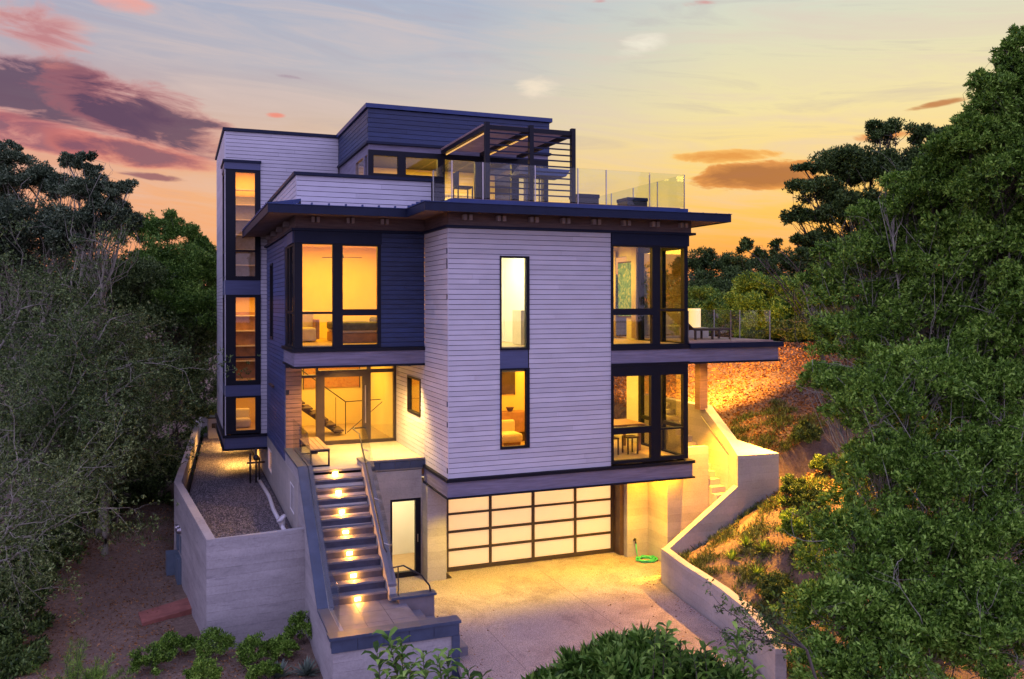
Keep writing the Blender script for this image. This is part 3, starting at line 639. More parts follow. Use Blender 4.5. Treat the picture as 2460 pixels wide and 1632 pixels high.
# landing and low walls
ld = MB()
for i in range(3):
    for j in range(3): ld.box(-3.03+i*.52, -3.03+(i+1)*.52-.008, -1.32-(j+1)*.62+.008, -1.32-j*.62, .30, .344)
ld.build('landing_tile', M['tread'], st)
MB().box(-3.04, -1.47, -3.2, -1.3, G-.3, .299).build('landing_core', M['conc2'], st)
for k, (xa, z) in enumerate(((-1.47, .17), (-1.17, 0), (-.87, -.17))): MB().box(xa+.002, xa+.30, -3.2, -1.72, G, z).build('side_step', M['tread'], st)
MB().box(-3.039, -.85, -3.438, -3.205, G-.4, .25).build('landing_front_wall', M['conc'], st)
tb = MB()
for k in range(5): tb.box(-3.36+k*.5+.004, -3.36+(k+1)*.5-.004, -3.475, -3.44, .20, .44)
tb.box(-.99, -.83, -3.475, -3.44, G-.3, .195); tb.box(-.85, -.83, -3.44, -3.205, G-.3, .44)
tb.profx([(-3.2, .42), (-3.44, .42), (-3.44, .22), (-3.2, .22)], -3.335, -3.326)
tb.build('tile_band', M['cap'], st)
MB().box(-3.039, -.87, -3.43, -3.21, .25, .435).build('landing_front_wall', M['conc'], st)
MB().box(-3.40, -.81, -3.51, -3.20, .442, .50).build('coping', M['cap'], st)
MB().box(-1.62, -.84, -1.70, -1.52, G-.2, .44).build('side_low_wall', mat('grey_wall_tile', (.20, .17, .17), .5, .12, 3), st)
MB().box(-1.80, -.80, -1.74, -1.48, .442, .49).build('coping', M['cap'], st)
coping([4.18, 2.75, 1.353], -3.105, -3.02, m=M['tread']); coping([1.347, .56, -.22, -1.0, -1.742], -3.105, -3.02, m=M['tread'])
# glass of the stair
sg = thing('stair_glass_rail', 'sloping clear glass rail on both sides of the entry stair', 'glass rail', (-3.15, -3.0, .5))
def sloped_pane(x, ya, yb, h=.80, off=.01):
    za, zb = zprof(ya)+off, zprof(yb)+off
    MB().profx([(ya, za), (yb, zb), (yb, zb+h), (ya, za+h)], x-.008, x+.008).build('glass_pane', M['rglass'], sg)
sloped_pane(-3.12, 4.1, 2.75); sloped_pane(-3.12, 2.72, 1.36); sloped_pane(-3.12, 1.33, .0); sloped_pane(-3.12, -.03, -1.72); sloped_pane(-3.12, -1.76, -2.95)
sloped_pane(-1.70, 2.05, 1.36); sloped_pane(-1.70, 1.33, .0); sloped_pane(-1.70, -.03, -1.40)
for a, b_ in ((-1.66, -.86), (-.84, -.04)): MB().box(a, b_, 2.062, 2.078, 2.76, 3.68).build('glass_pane', M['rglass'], sg)
# handrails
hr = thing('stair_handrail', 'thin steel handrail beside the upper stair glass', 'handrail', (-1.86, 1.4, 3.5))
MB().tube([(-1.5, 2.3, 3.58), (-1.86, 2.3, 3.58), (-1.86, 1.40, 3.56), (-1.86, -1.3, 1.47), (-1.86, -1.55, 1.44)], .018, 8).build('rail', M['darkmetal'], hr, True)
for y in (1.0, -.2, -1.2): MB().tube([(-1.86, y, 3.56-.775*(1.4-y)), (-1.72, y, 3.50-.775*(1.4-y))], .012, 6).build('bracket', M['rail'], hr)
h2 = thing('side_step_handrail', 'short bent steel handrail dropping to the driveway beside the low wall', 'handrail', (-1.3, -1.6, .5))
MB().tube([(-1.74, -1.6, 1.1), (-1.5, -1.6, 1.12), (-1.1, -1.6, .86), (-.92, -1.6, .62), (-.9, -1.6, .5)], .018, 8).build('rail', M['darkmetal'], h2, True)
MB().tube([(-1.62, -1.6, 1.1), (-1.62, -1.6, .49)], .014, 8).build('post', M['darkmetal'], h2)

# ------------------------------------------------------------------ ground
def xw(y):                                                       # line of the right-hand retaining wall / stair wall
    y = np.asarray(y, float)
    return np.interp(y, [-30, -12, -8, -6.3, -3.8, -1.8, -.7, .4, .8, 20, 40], [-8, -1.5, 3.0, 4.45, 5.18, 5.42, 5.62, 8.3, 8.45, 8.6, 9])
def hgt(x, y):
    x = np.asarray(x, float); y = np.asarray(y, float)
    d = x-xw(y)-.22
    kk = np.clip((y+7.0)/6.0, 0, 1); kk = kk*kk*(3-2*kk)
    hill = (.22+.42*d)*kk+(-.75-.02*d)*(1-kk)+.10*np.maximum(0, y+.6)
    hill = np.where(y > .4, 1.9+.35*(x-8.4)+.14*(y), hill)
    hill = np.minimum(hill, 5.0+.2*np.sin(x*.13)*np.cos(y*.11))
    nz = .05*np.sin(x*1.7+y*.6)+.04*np.sin(y*2.3-x*.9)+.03*np.sin(x*4.1)*np.sin(y*3.7)
    low = -.78+.02*np.maximum(0, y-3)+nz-.04*np.maximum(0, -x-5.5)
    m = np.clip(d/.10, 0, 1)
    far = np.clip((y-22)/20, 0, 1)
    low = low+far*5.2
    bedx = ((x > -6.3) & (x < 6.6) & (y > .5) & (y < 26))
    low = np.where(bedx, np.minimum(low, -.75), low)
    r = low*(1-m)+(hill+nz)*m
    ddist = np.sqrt((x-2)**2+(y-10)**2)
    return r+np.clip((ddist-60)/300, 0, 1)*2.0
def grid_mesh(name, xs, ys, m):
    XX, YY = np.meshgrid(xs, ys); ZZ = hgt(XX, YY); nx, ny = len(xs), len(ys)
    co = np.stack([XX.ravel(), YY.ravel(), ZZ.ravel()], 1)
    i = np.arange((ny-1)*(nx-1)); r, c = i//(nx-1), i % (nx-1); a = r*nx+c
    return fast_mesh(name, co, np.stack([a, a+1, a+nx+1, a+nx], 1), m, smooth=True)
def fast_mesh(name, co, faces, m, smooth=False, parent=None):
    k = faces.shape[1]; me = bpy.data.meshes.new(name); me.vertices.add(len(co)); me.vertices.foreach_set('co', co.astype(np.float32).ravel())
    me.loops.add(faces.size); me.loops.foreach_set('vertex_index', faces.astype(np.int32).ravel())
    me.polygons.add(len(faces)); me.polygons.foreach_set('loop_start', np.arange(0, faces.size, k, dtype=np.int32))
    me.polygons.foreach_set('loop_total', np.full(len(faces), k, dtype=np.int32))
    if smooth: me.polygons.foreach_set('use_smooth', np.ones(len(faces), dtype=bool))
    me.update(calc_edges=True); me.validate(); me.materials.append(m)
    o = bpy.data.objects.new(name, me); COL.objects.link(o)
    if parent: o.parent = parent; o.matrix_parent_inverse = Matrix.Translation(-Vector(world_of(parent)))
    return o
gm = bpy.data.materials.new('leaf_litter_soil'); gm.use_nodes = True; k = NT(gm.node_tree); b = k.N['Principled BSDF']
tco = k.n('ShaderNodeTexCoord').outputs['Object']
sepg = k.n('ShaderNodeSeparateXYZ'); k.L.new(tco, sepg.inputs[0])
n1 = k.noise(tco, 9, 8, .7, .3); n2 = k.noise(tco, .35, 4, .5); n3 = k.noise(tco, 30, 5, .7)
straw = k.ramp(n1, [(.32, (.06, .035, .022)), (.5, (.20, .125, .08)), (.68, (.38, .26, .17))])
dk = k.ramp(n3, [(.35, (.10, .07, .05)), (.6, (.30, .22, .15))])
c = k.mix(.5, straw, dk)
c = k.mix(k.ramp(n2, [(.40, 0.0), (.62, .5)]), c, (.10, .065, .042))
k.put(b.inputs['Base Color'], c); b.inputs['Roughness'].default_value = .95
bn = k.n('ShaderNodeBump'); bn.inputs['Strength'].default_value = .9; bn.inputs['Distance'].default_value = .05; k.L.new(n1, bn.inputs['Height']); k.L.new(bn.outputs[0], b.inputs['Normal'])
xs = np.unique(np.concatenate([np.arange(-400, -40, 20), np.arange(-40, -14, 2), np.arange(-14, 20, .25), np.arange(20, 50, 2), np.arange(50, 421, 20)]))
ys = np.unique(np.concatenate([np.arange(-60, -16, 4), np.arange(-16, 20, .25), np.arange(20, 60, 2), np.arange(60, 700, 20)]))
tag(grid_mesh('ground', xs, ys, gm), kind='structure')
# driveway
dp = [(-1.62, 2.12), (-1.62, -1.46), (-.86, -1.5), (-.86, -3.44), (-1.3, -6), (-2.5, -9), (-5, -14), (-2.2, -14), (2.0, -9.6), (4.30, -6.3), (5.02, -3.9), (5.25, -1.9), (5.48, -.55), (6.36, .5), (6.36, 1.6), (5.7, 1.6), (5.7, 2.2), (.6, 2.2), (.6, 1.6), (-.07, 1.6), (-.07, 2.12)]
tag(MB().prism(dp[::-1] if False else dp, G-.15, G).build('driveway', M['drive']), kind='structure')
jn = MB()
jn.box(2.97, 2.980, -6.5, 1.4, G+.0005, G+.003); jn.box(.26, .270, -6.5, -2.0, G+.0005, G+.003)
tag(jn.build('driveway_joints', mat('joint_dark', (.20, .15, .15), .9, .1, 5)), kind='structure')  # thin dark strips marking the control joints
# right retaining wall along the driveway (curves away from the garage towards the camera)
def wall_path(pts, th, name, label, cat, m, z0, side=1, base=None):
    b_ = MB(); out = []; inn_ = []
    P_ = [Vector((p[0], p[1])) for p in pts]
    for i, p in enumerate(P_):
        d = (P_[min(i+1, len(P_)-1)]-P_[max(i-1, 0)]).normalized(); nrm = Vector((d.y, -d.x))*side*th
        out.append((p.x, p.y)); inn_.append((p.x+nrm.x, p.y+nrm.y))
    for i in range(len(P_)-1):
        zt0, zt1 = pts[i][2], pts[i+1][2]
        ring = [(*out[i], zt0), (*out[i+1], zt1), (*inn_[i+1], zt1), (*inn_[i], zt0)]
        n = len(b_.v); 
        b_.v += [(x, y, z0) for x, y, z in ring]+ring
        b_.f += [(n+4, n+5, n+6, n+7), (n, n+1, n+5, n+4), (n+2, n+3, n+7, n+6), (n+3, n+2, n+1, n)]
        if i == 0: b_.f.append((n+3, n, n+4, n+7))
        if i == len(P_)-2: b_.f.append((n+1, n+2, n+6, n+5))
    o = b_.build(name, m); return tag(o, label, cat)
wall_path([(5.50, -.62, .50), (5.38, -1.3, .50), (5.27, -1.95, .50), (5.19, -2.8, .50), (5.07, -3.8, .50), (4.85, -4.85, .50), (4.58, -5.7, .50), (4.33, -6.35, .50), (4.05, -6.95, .50)], .20, 'retaining_wall', 'low curved pale concrete wall along the right side of the driveway', 'retaining wall', M['conc2'], G-.3, side=-1)
# left retaining wall round the gravel bed
tag(MB().build('x') if False else wall_path([(-3.34, .60, 1.60), (-5.27, .33, 1.60), (-5.94, 7.15, 1.60), (-5.0, 22.2, 1.60), (-3.5, 22.3, 1.60)], .20, 'garden_wall', 'tall board formed concrete wall around the gravel bed left of the stair', 'concrete wall', M['conc'], -1.6, side=-1), None)
gb = MB().prism([(-3.34, .75), (-3.34, 22), (-4.85, 22), (-5.75, 7.15), (-5.1, .5)], .9, 1.10).build('gravel_bed', M['gravel_base'])
tag(gb, kind='structure')
rs = np.random.RandomState(5)
def pebbles(n):
    V_, F_ = [], []
    px = rs.uniform(-5.7, -3.4, n); py = rs.uniform(.7, 21, n)
    lim = np.interp(py, [.5, 7.15, 22], [-5.05, -5.7, -4.8]); ok = px > lim; px, py = px[ok], py[ok]; n = len(px)
    s = rs.uniform(.012, .03, n); base = np.array([[1,0,0],[0,1,0],[-1,0,0],[0,-1,0],[0,0,.8]]); th = rs.uniform(0, 6.28, n)
    co = np.empty((n, 5, 3)); c_, s_ = np.cos(th), np.sin(th)
    for q in range(5):
        bx, by, bz = base[q]; jx = rs.uniform(.7, 1.3, n)
        co[:, q, 0] = px+(bx*c_-by*s_)*s*jx; co[:, q, 1] = py+(bx*s_+by*c_)*s*jx; co[:, q, 2] = 1.10+bz*s
    f = np.array([[0,1,4],[1,2,4],[2,3,4],[3,0,4]]); F_ = (np.arange(n)[:, None, None]*5+f[None]).reshape(-1, 3)
    return co.reshape(-1, 3), F_
pm = bpy.data.materials.new('pebble_mix'); pm.use_nodes = True; k = NT(pm.node_tree)
k.put(k.N['Principled BSDF'].inputs['Base Color'], k.ramp(k.n('ShaderNodeNewGeometry').outputs['Random Per Island'], [(.1, (.03, .026, .03)), (.55, (.10, .088, .095)), (.95, (.26, .23, .23))]))
co, F_ = pebbles(60000); tag(fast_mesh('loose_gravel', co, F_, pm), 'loose grey gravel filling the bed behind the wall', 'gravel', kind='stuff')
# angled concrete wall and side stair on the right
rw = thing('side_stair_wall', 'angular pale concrete wall stepping down beside the right-hand garden stair', 'concrete wall', (7.9, -.6, G))
b_ = MB()
A = (7.87, -.6, 2.71); B_ = (9.21, -.6, 2.69); C_ = (8.50, .28, 2.97); D_ = (8.45, 1.45, 3.80); E1 = (8.45, 5.0, 3.80); E0 = (8.15, 5.0, 3.80); D0 = (8.15, 1.45, 3.80); C0 = (8.15, .22, 2.98)
top = [A, B_, C_, D_, E1, E0, D0, C0]
n0 = len(b_.v); b_.v += [(x, y, -1.0) for x, y, z in top]+[t for t in top]
b_.f += [(8, 9, 10), (8, 10, 15), (15, 10, 11, 14), (14, 11, 12, 13)]
for i in range(8): j = (i+1) % 8; b_.f.append((i, j, 8+j, 8+i))
b_.build('wall_block', M['conc2'], rw)
b2 = MB().hull([(5.62, -.62, -1), (7.868, -.62, -1), (7.868, -.42, -1), (5.62, -.42, -1)], [(5.62, -.62, .38), (7.868, -.62, 1.90), (7.868, -.42, 1.90), (5.62, -.42, .38)])
b2.build('sloping_wall', M['conc2'], rw)
ss = thing('garden_stair', 'narrow concrete garden stair rising between the walls on the right', 'staircase', (7.9, .9, 1.5))
for k_ in range(16):
    y0 = -.35+k_*.235; z = 1.18+k_*.168
    if y0 < 3.5: MB().box(7.72, 8.148, y0, y0+.235+.02, z-.6, z).build('step', M['conc2'], ss)
MB().box(7.95, 8.03, -.125, -.115, 1.22, 1.30).build('step_light', M['warm'], ss)
spot(7.99, -.14, 1.26, 6, 150, (7.99, -.4, 1.1), (1, .52, .12), .9, .02, 'step_lamp')
MB().tube([(8.13, 1.5, 3.5), (8.13, -.1, 2.45)], .015, 6).build('handrail', M['rail'], ss)

# ------------------------------------------------------------------ rooms (floors, linings) and their lamps
rm = H
def lining(x0, x1, y0, y1, z0, z1, m=M['inwall'], floor=M['infloor'], sides='NEWC'):
    if 'N' in sides: MB().box(x0, x1, y1, y1+.04, z0, z1).build('inner_wall', m, rm)
    if 'W' in sides: MB().box(x0-.04, x0, y0, y1, z0, z1).build('inner_wall', m, rm)
    if 'E' in sides: MB().box(x1, x1+.04, y0, y1, z0, z1).build('inner_wall', m, rm)
    if 'C' in sides: MB().box(x0, x1, y0, y1, z1, z1+.04).build('ceiling', m, rm)
    MB().box(x0, x1, y0, y1, z0-.06, z0).build('floor', floor, rm)
# bedroom
lining(-3.16, .10, 2.22, 7.0, 5.72, 8.52, sides='NEC'); MB().box(-3.2, -3.16, 4.1, 7.0, 5.7, 8.5).build('inner_wall', M['inwall'], rm)
area(-1.6, 4.6, 8.45, 2.4, 3, 250, (1, .50, .02))
# rooms in the bay, upper
lining(.16, 2.6, .14, 3.0, 5.70, 8.5, m=M['inwhite'], sides='NEWC'); area(1.3, 1.6, 8.4, 1.6, 1.6, 170, (1, .84, .46))
MB().box(2.25, 2.598, .9, 1.5, 5.71, 6.6).build('vanity_cabinet', M['fabric'], H); MB().box(2.57, 2.599, .6, 1.3, 6.9, 8.0).build('bathroom_mirror', M['rail'], H)
lining(2.7, 6.55, .14, 6.5, 5.70, 8.5, sides='NWC'); area(4.6, 3.0, 8.4, 2.5, 3.5, 240, (1, .58, .06))
# bay, lower
lining(.16, 4.15, .14, 4.5, 2.66, 5.08, sides='NEC'); lining(4.22, 6.55, .14, 6.0, 2.66, 5.08, sides='NC')
area(2.2, 2.4, 5.0, 2.4, 2.5, 170, (1, .40, .02)); area(4.8, 2.8, 5.0, 2.5, 3.5, 240, (1, .60, .08))
# hall behind the entrance
lining(-3.1, .0, 5.36, 9.6, 2.70, 5.15, sides='NWEC'); area(-1.6, 7.4, 5.08, 2, 2.6, 150, (1, .60, .12))
# tower rooms
for z0, z1, pw in ((2.62, 3.8, 14), (4.2, 7.05, 36), (7.5, 11.4, 60)):
    lining(-4.45, -3.25, 9.36, 11.6, z0+.02, z1, sides='NE'); MB().box(-4.45, -3.25, 9.36, 11.6, z1, z1+.03).build('ceiling', M['inwall'], rm)
    MB().box(-4.5, -4.46, 10.8, 11.6, z0, z1).build('inner_wall', M['inwall'], rm)
    area(-3.85, 10.4, z1-.05, .7, 1.2, pw)
# penthouse
lining(PX0+.22, PX1-.25, PY+.12, 8.6, 9.40, 11.4, sides='NC'); area(1.9, 6.4, 11.3, 3.5, 2.5, 340, (1, .62, .12))
# basement side room, door lobby
lining(-1.5, .3, 2.3, 4.2, G, 2.2, m=M['inwhite'], sides='NEWC'); area(-.6, 3.1, 2.15, 1, 1.2, 60, (1, .74, .40))
lining(-3.1, -1.7, 2.0, 9.5, 1.2, 2.4, sides='NEC'); area(-2.5, 5, 2.35, 1, 6, 70)

# ------------------------------------------------------------------ outdoor lamps of the house, then added fill lights
for x in (.43, 2.08, 3.76, 5.41):
    MB().tube([(x, .40, 2.072), (x, .40, 2.084)], .05, 12).build('soffit_light', M['warm'], H)
    spot(x, .40, 2.05, 420, 112, (x, .62, G), (1, .62, .01), .8, .05, 'soffit_lamp')
for x, y in ((-2.3, 3.2), (-.9, 3.2), (-1.6, 4.5)):
    MB().tube([(x, y, 5.155), (x, y, 5.168)], .05, 12).build('soffit_light', M['warm'], H)
    spot(x, y, 5.14, 380, 140, (x, y, 2), (1, .54, .12), .7, .05, 'porch_lamp')
spot(-1.0, 3.0, 5.1, 700, 100, (-.1, 3.0, 3.0), (1, .62, .18), .8, .05, 'porch_lamp')
for x, y, p_ in ((7.6, 1.0, 90), (9.0, 2.2, 700), (9.2, .8, 350)):
    MB().tube([(x, y, 5.138), (x, y, 5.15)], .05, 12).build('soffit_light', M['warm'], H)
    spot(x, y, 5.12, p_, 150, (x, y, 1), (1, .50, .08), .7, .05, 'balcony_lamp')
area(6.1, .45, 2.07, 1.3, .7, 78, (1, .40, .012)); spot(7.1, -.01, 5.1, 6000, 66, (7.2, .6, 1.5), (1, .42, .02), .7, .05, 'wall_fill'); area(6.0, 1.0, 2.07, .5, .6, 40, (1, .40, .012)); area(7.5, .1, 5.1, 1.3, .3, 45, (1, .42, .02))  # areas and spot without fixtures, added to brighten the foundation wall
area(7.3, 2.8, 5.0, .9, 1.5, 55, (1, .46, .05)); spot(9.5, 3.9, 5.05, 7000, 120, (14, 9, 3.0), (1, .42, .05), .9, .08, 'slope_fill'); spot(9.5, .0, 5.08, 10000, 105, (8.8, -3.2, .8), (1, .44, .05), .9, .08, 'slope_fill')  # added without fixtures to push the balcony light onto stair and slopes
for y in (12.5, 16.5):
    spot(-4.0, y, 2.05, 420, 150, (-4.2, y, 1), (1, .48, .10), .7, .05, 'tower_lamp')

# ------------------------------------------------------------------ vegetation
TAN = 1/2058
def at(u, v, d):
    """world point seen at picture position u,v (2364 wide overview) at depth d metres"""
    a = (u*S-1230)*TAN*d; h = (731-v*S)*TAN*d
    return np.array([CX+math.sin(YAW)*d+math.cos(YAW)*a, CY+math.cos(YAW)*d-math.sin(YAW)*a, CZ+h])
def on_ground(u, v, dmax=90):
    d = 6.0
    while d < dmax:
        p = at(u, v, d)
        if p[2] < float(hgt(p[0], p[1])): return p
        d += .05
    return p
def unit(a): return a/np.maximum(np.linalg.norm(a, axis=1, keepdims=True), 1e-6)
def leaves(pos, dirs, length, rs, wid=.42, jit=.35, fold=.0):
    """one diamond-shaped leaf face per row"""
    n = len(pos); d = unit(dirs+rs.normal(0, jit, (n, 3))); r = rs.normal(0, 1, (n, 3)); s_ = unit(np.cross(d, r))
    L_ = length*rs.uniform(.65, 1.25, (n, 1)); nn = np.cross(s_, d)
    co = np.empty((n, 4, 3)); co[:, 0] = pos; co[:, 1] = pos+d*L_*.45+s_*L_*wid*.5; co[:, 2] = pos+d*L_+nn*L_*.12; co[:, 3] = pos+d*L_*.45-s_*L_*wid*.5
    return co.reshape(-1, 3)
def rosettes(cent, outd, per, leaf, rs, spread=.9, up=.35, wid=.42):
    n = len(cent); pos = np.repeat(cent, per, 0); o = np.repeat(outd, per, 0)
    d = o*.7+rs.normal(0, spread, (n*per, 3)); d[:, 2] += up
    return leaves(pos+rs.normal(0, leaf*.25, pos.shape), d, leaf, rs, wid)
def quads(co): return np.arange(len(co)).reshape(-1, 4)
class Twigs:
    def __init__(s, seed): s.mb = MB(); s.r = random.Random(seed); s.tips = []
    def path(s, p, q, r0, r1, n=6, wob=.12, sag=0, sides=5):
        p, q = Vector(p), Vector(q); L_ = (q-p).length; pts = []; off = Vector((0, 0, 0))
        for i in range(n+1):
            t = i/n; off += Vector([s.r.gauss(0, wob*L_/n*1.3) for _ in range(3)])
            w_ = math.sin(math.pi*t); pts.append(p.lerp(q, t)+off*w_+Vector((0, 0, sag*L_*w_)))
        s.mb.tube(pts, [r0+(r1-r0)*i/n for i in range(n+1)], sides, False); return pts
    def grow(s, p, d, L_, r, lev, kids=4, droop=0.0, bend=.5):
        p = Vector(p); d = Vector(d).normalized(); pts = [p]; n = 5
        for i in range(n):
            d = (d+Vector([s.r.gauss(0, bend*.35) for _ in range(3)])+Vector((0, 0, -droop))).normalized(); pts.append(pts[-1]+d*L_/n)
        s.mb.tube(pts, [r*(1-.7*i/n) for i in range(n+1)], 4 if lev else 3, False)
        if lev == 0: s.tips += [pts[-1], pts[-2], pts[3]]; return
        for k_ in range(kids):
            i = s.r.randint(1, n); a = Vector([s.r.gauss(0, 1) for _ in range(3)]).normalized()
            s.grow(pts[i], (d+a*.9), L_*s.r.uniform(.45, .75), r*.5, lev-1, kids, droop, bend)
def tree(name, label, cat, lobes, leafm, n_ros, leaf=.08, per=6, seed=1, base=None, flat=.8, bark='bark', r0=.16, group=None, sub=26, shell=.35, twig=1.0, wid=.42, limbvis=0, up=.35, lump=.34):
    """lobes: (x, y, z, r); trunk and limbs reach every lobe, twigs reach the clumps, leaf rosettes sit on the clumps"""
    rs_ = np.random.RandomState(seed); T = Twigs(seed); L_ = np.array(lobes, float)
    c = L_[:, :3].mean(0)
    if base is None: base = (c[0], c[1])
    bz = float(hgt(base[0], base[1]))-.15
    t = thing(name, label, cat, (base[0], base[1], bz), group)
    wts = L_[:, 3]**2; wts = wts/wts.sum(); cents, outs = [], []
    zlow = L_[:, 2].min(); fork = Vector((base[0]*.7+c[0]*.3, base[1]*.7+c[1]*.3, bz+max(.15, (zlow-bz)*.55)))
    T.path((base[0], base[1], bz), fork, r0, r0*.75, 5, .08, 0, 9)
    for i, (x, y, z, r) in enumerate(L_):
        limb = T.path(fork, (x, y, z-r*.2*flat), r0*.55*min(1, r), r0*.14, 7, .16, -.03, 6)
        ns = max(5, int(sub*r/max(L_[:, 3].mean(), .1)))
        v = unit(rs_.normal(0, 1, (ns, 3))); v[:, 2] = np.where(v[:, 2] < -.5, -v[:, 2], v[:, 2]); rad = rs_.uniform(.45, 1.0, (ns, 1))
        sc = np.array([x, y, z])+v*rad*r*np.array([1, 1, flat]); sr = r*rs_.uniform(lump*.6, lump*1.2, ns)
        for q in range(ns):
            if rs_.rand() < twig:
                a = limb[rs_.randint(3, 8)]; T.path(a, sc[q], r0*.10, r0*.03, 4, .2, 0, 3)
        k_ = max(1, int(n_ros*wts[i])); which = rs_.randint(0, ns, k_)
        vv = unit(rs_.normal(0, 1, (k_, 3))); rr_ = (rs_.uniform(shell, 1, (k_, 1)))
        pp = sc[which]+vv*rr_*sr[which][:, None]*np.array([1, 1, .7])
        cents.append(pp); outs.append(unit(pp-np.array([x, y, z-r*.3])))
        for q in range(int(limbvis*r*r)):
            a = sc[rs_.randint(ns)]; dd = unit(rs_.normal(0, 1, (1, 3)))[0]
            T.grow(a, dd, r*.8, r0*.07, 1, 3, 0, .7)
    co = rosettes(np.concatenate(cents), np.concatenate(outs), per, leaf, rs_, up=up, wid=wid)
    T.mb.build('trunk', M[bark], t, smooth=True)
    fast_mesh('crown', co, quads(co), LF[leafm], parent=t)
    return t
def lob(*a): return [(*at(u, v, d), r) for u, v, d, r in a]
TG = 'trees and large shrubs crowding the right side'
tree('broadleaf_tree', 'tall green tree at the right edge reaching highest into the sky', 'tree', lob((2200,355,19,.6),(2165,425,19.5,.85),(2235,300,18.5,.42),(2120,480,20,.8),(2262,190,18,.26),(2325,118,18,.22),(2420,330,18,1.1),(2250,410,19,.85),(2310,500,19,1.1),(2400,190,18,.8),(2300,235,18,.62),(2345,160,18,.45),(2385,100,18,.5),(2275,320,18,.7),(2370,300,18,1.0),(2330,420,18,1.0),(2440,250,18,1.0),(2450,420,18,1.1)), 'green', 30000, .085, 6, 11, limbvis=.5, group=TG, sub=58, lump=.25, shell=.7, r0=.09, base=tuple(at(2430,900,22)[:2]))
tree('broadleaf_tree', 'broad green tree behind the right-hand shrubs, midway up the right side', 'tree', lob((1990,500,21,.38),(2065,425,20.5,.36),(1900,590,21.5,.36),(1850,660,22,.34),(2330,560,19.5,1.2),(2370,680,19,1.2),(2240,700,19.5,1.2),(2010,650,21,1.4),(1965,790,20,1.0),(2120,570,21,1.5),(2130,740,20,1.4),(2270,600,19,1.6),(2300,800,19,1.5),(2080,870,19,1.1),(2210,470,20,1.2),(2400,560,19,1.6),(2420,760,18,1.5),(2170,900,19,1.2),(1915,700,22,.8)), 'green', 40000, .095, 6, 12, limbvis=2, group=TG, sub=60, bark='bark2', lump=.24, shell=.7)
tree('broadleaf_shrub', 'huge spreading green shrub filling the lower right corner above the driveway wall', 'shrub', lob((1990,950,18,1.15),(2130,910,18,1.25),(2290,940,18,1.5),(2040,1110,17,1.15),(2200,1100,17,1.4),(2350,1120,17,1.4),(1975,1270,16,1.05),(2110,1290,16,1.3),(2290,1300,16,1.4),(1935,1430,15,1.05),(2080,1470,15,1.2),(2260,1480,15,1.3),(2400,1450,15,1.2),(1895,1550,14,.5),(2010,1590,14,.9),(1900,880,19,.55)), 'green', 44000, .090, 6, 13, base=tuple(at(2150,1400,16.5)[:2]), limbvis=3.5, group=TG, sub=60, bark='bark2', lump=.25, shell=.7)
tree('layered_tree', 'dark flat-layered tree against the orange sky right of the house', 'tree', lob((1935,385,27,.9),(2010,400,27,1.1),(2060,310,27,.65),(2030,300,27,.4),(2110,410,27,1.3),(1880,450,27,.85),(1965,490,27,1.2),(1845,505,27,.55),(1835,560,27,.35),(1905,570,27,.8),(1990,590,27,1.2),(2080,510,27,1.4),(2150,470,27,1.3),(2180,380,27,1.2),(2150,320,27,.6),(2240,400,27,1.2),(2220,320,27,.7),(1860,395,27,.35)), 'dark', 34000, .10, 6, 14, flat=.5, group=TG, sub=20, limbvis=1, lump=.4)
tree('twiggy_tree', 'sparse thin-branched tree reaching left just below the sky glow', 'tree', lob((1725,575,26,.30),(1760,590,26,.28),(1800,575,26,.25),(1850,600,26,.35),(1890,640,26,.5),(1780,630,26,.2)), 'dark', 900, .11, 6, 15, base=tuple(at(1930,780,26)[:2]), group=TG, sub=7, flat=.8, r0=.10, limbvis=10)
DG = 'trees in the distance behind the house'
tree('background_tree', 'bluish green tree far away, just right of the corner window', 'tree', lob((1600,630,60,1.6),(1640,615,60,1.4),(1680,620,60,1.6),(1620,690,58,2.0),(1700,680,58,2.0)), 'dark', 9000, .16, 5, 21, group=DG, sub=22, r0=.2)
tree('background_tree', 'dark green tree on the horizon right of its bluish neighbour', 'tree', lob((1740,630,62,1.7),(1800,620,62,1.6),(1780,690,60,2.2),(1860,640,62,2)), 'dark', 8000, .16, 5, 22, group=DG, sub=22, r0=.2)
tree('background_shrub', 'pale blue-green shrub directly above the balcony rail', 'shrub', lob((1625,700,44,1.3),(1660,735,42,1.1),(1600,760,42,1.3),(1690,760,42,.9)), 'bright', 6000, .12, 5, 23, group=DG, sub=20)
tree('background_shrub', 'round-topped green tree behind the balcony rail', 'shrub', lob((1760,690,40,1.5),(1820,690,40,1.5),(1700,720,40,1.0),(1880,720,39,1.6),(1780,745,39,1.6)), 'green', 16000, .12, 6, 24, group=DG, sub=30)
tree('background_shrub', 'dark hollow shrub with pale bare branches below the round green treetop', 'shrub', lob((1830,790,37,1.3),(1900,790,36,1.4),(1960,770,34,1.5),(1760,800,38,1.0)), 'dark', 6000, .11, 6, 25, group=DG, sub=22, bark='bark2', limbvis=5, r0=.12)
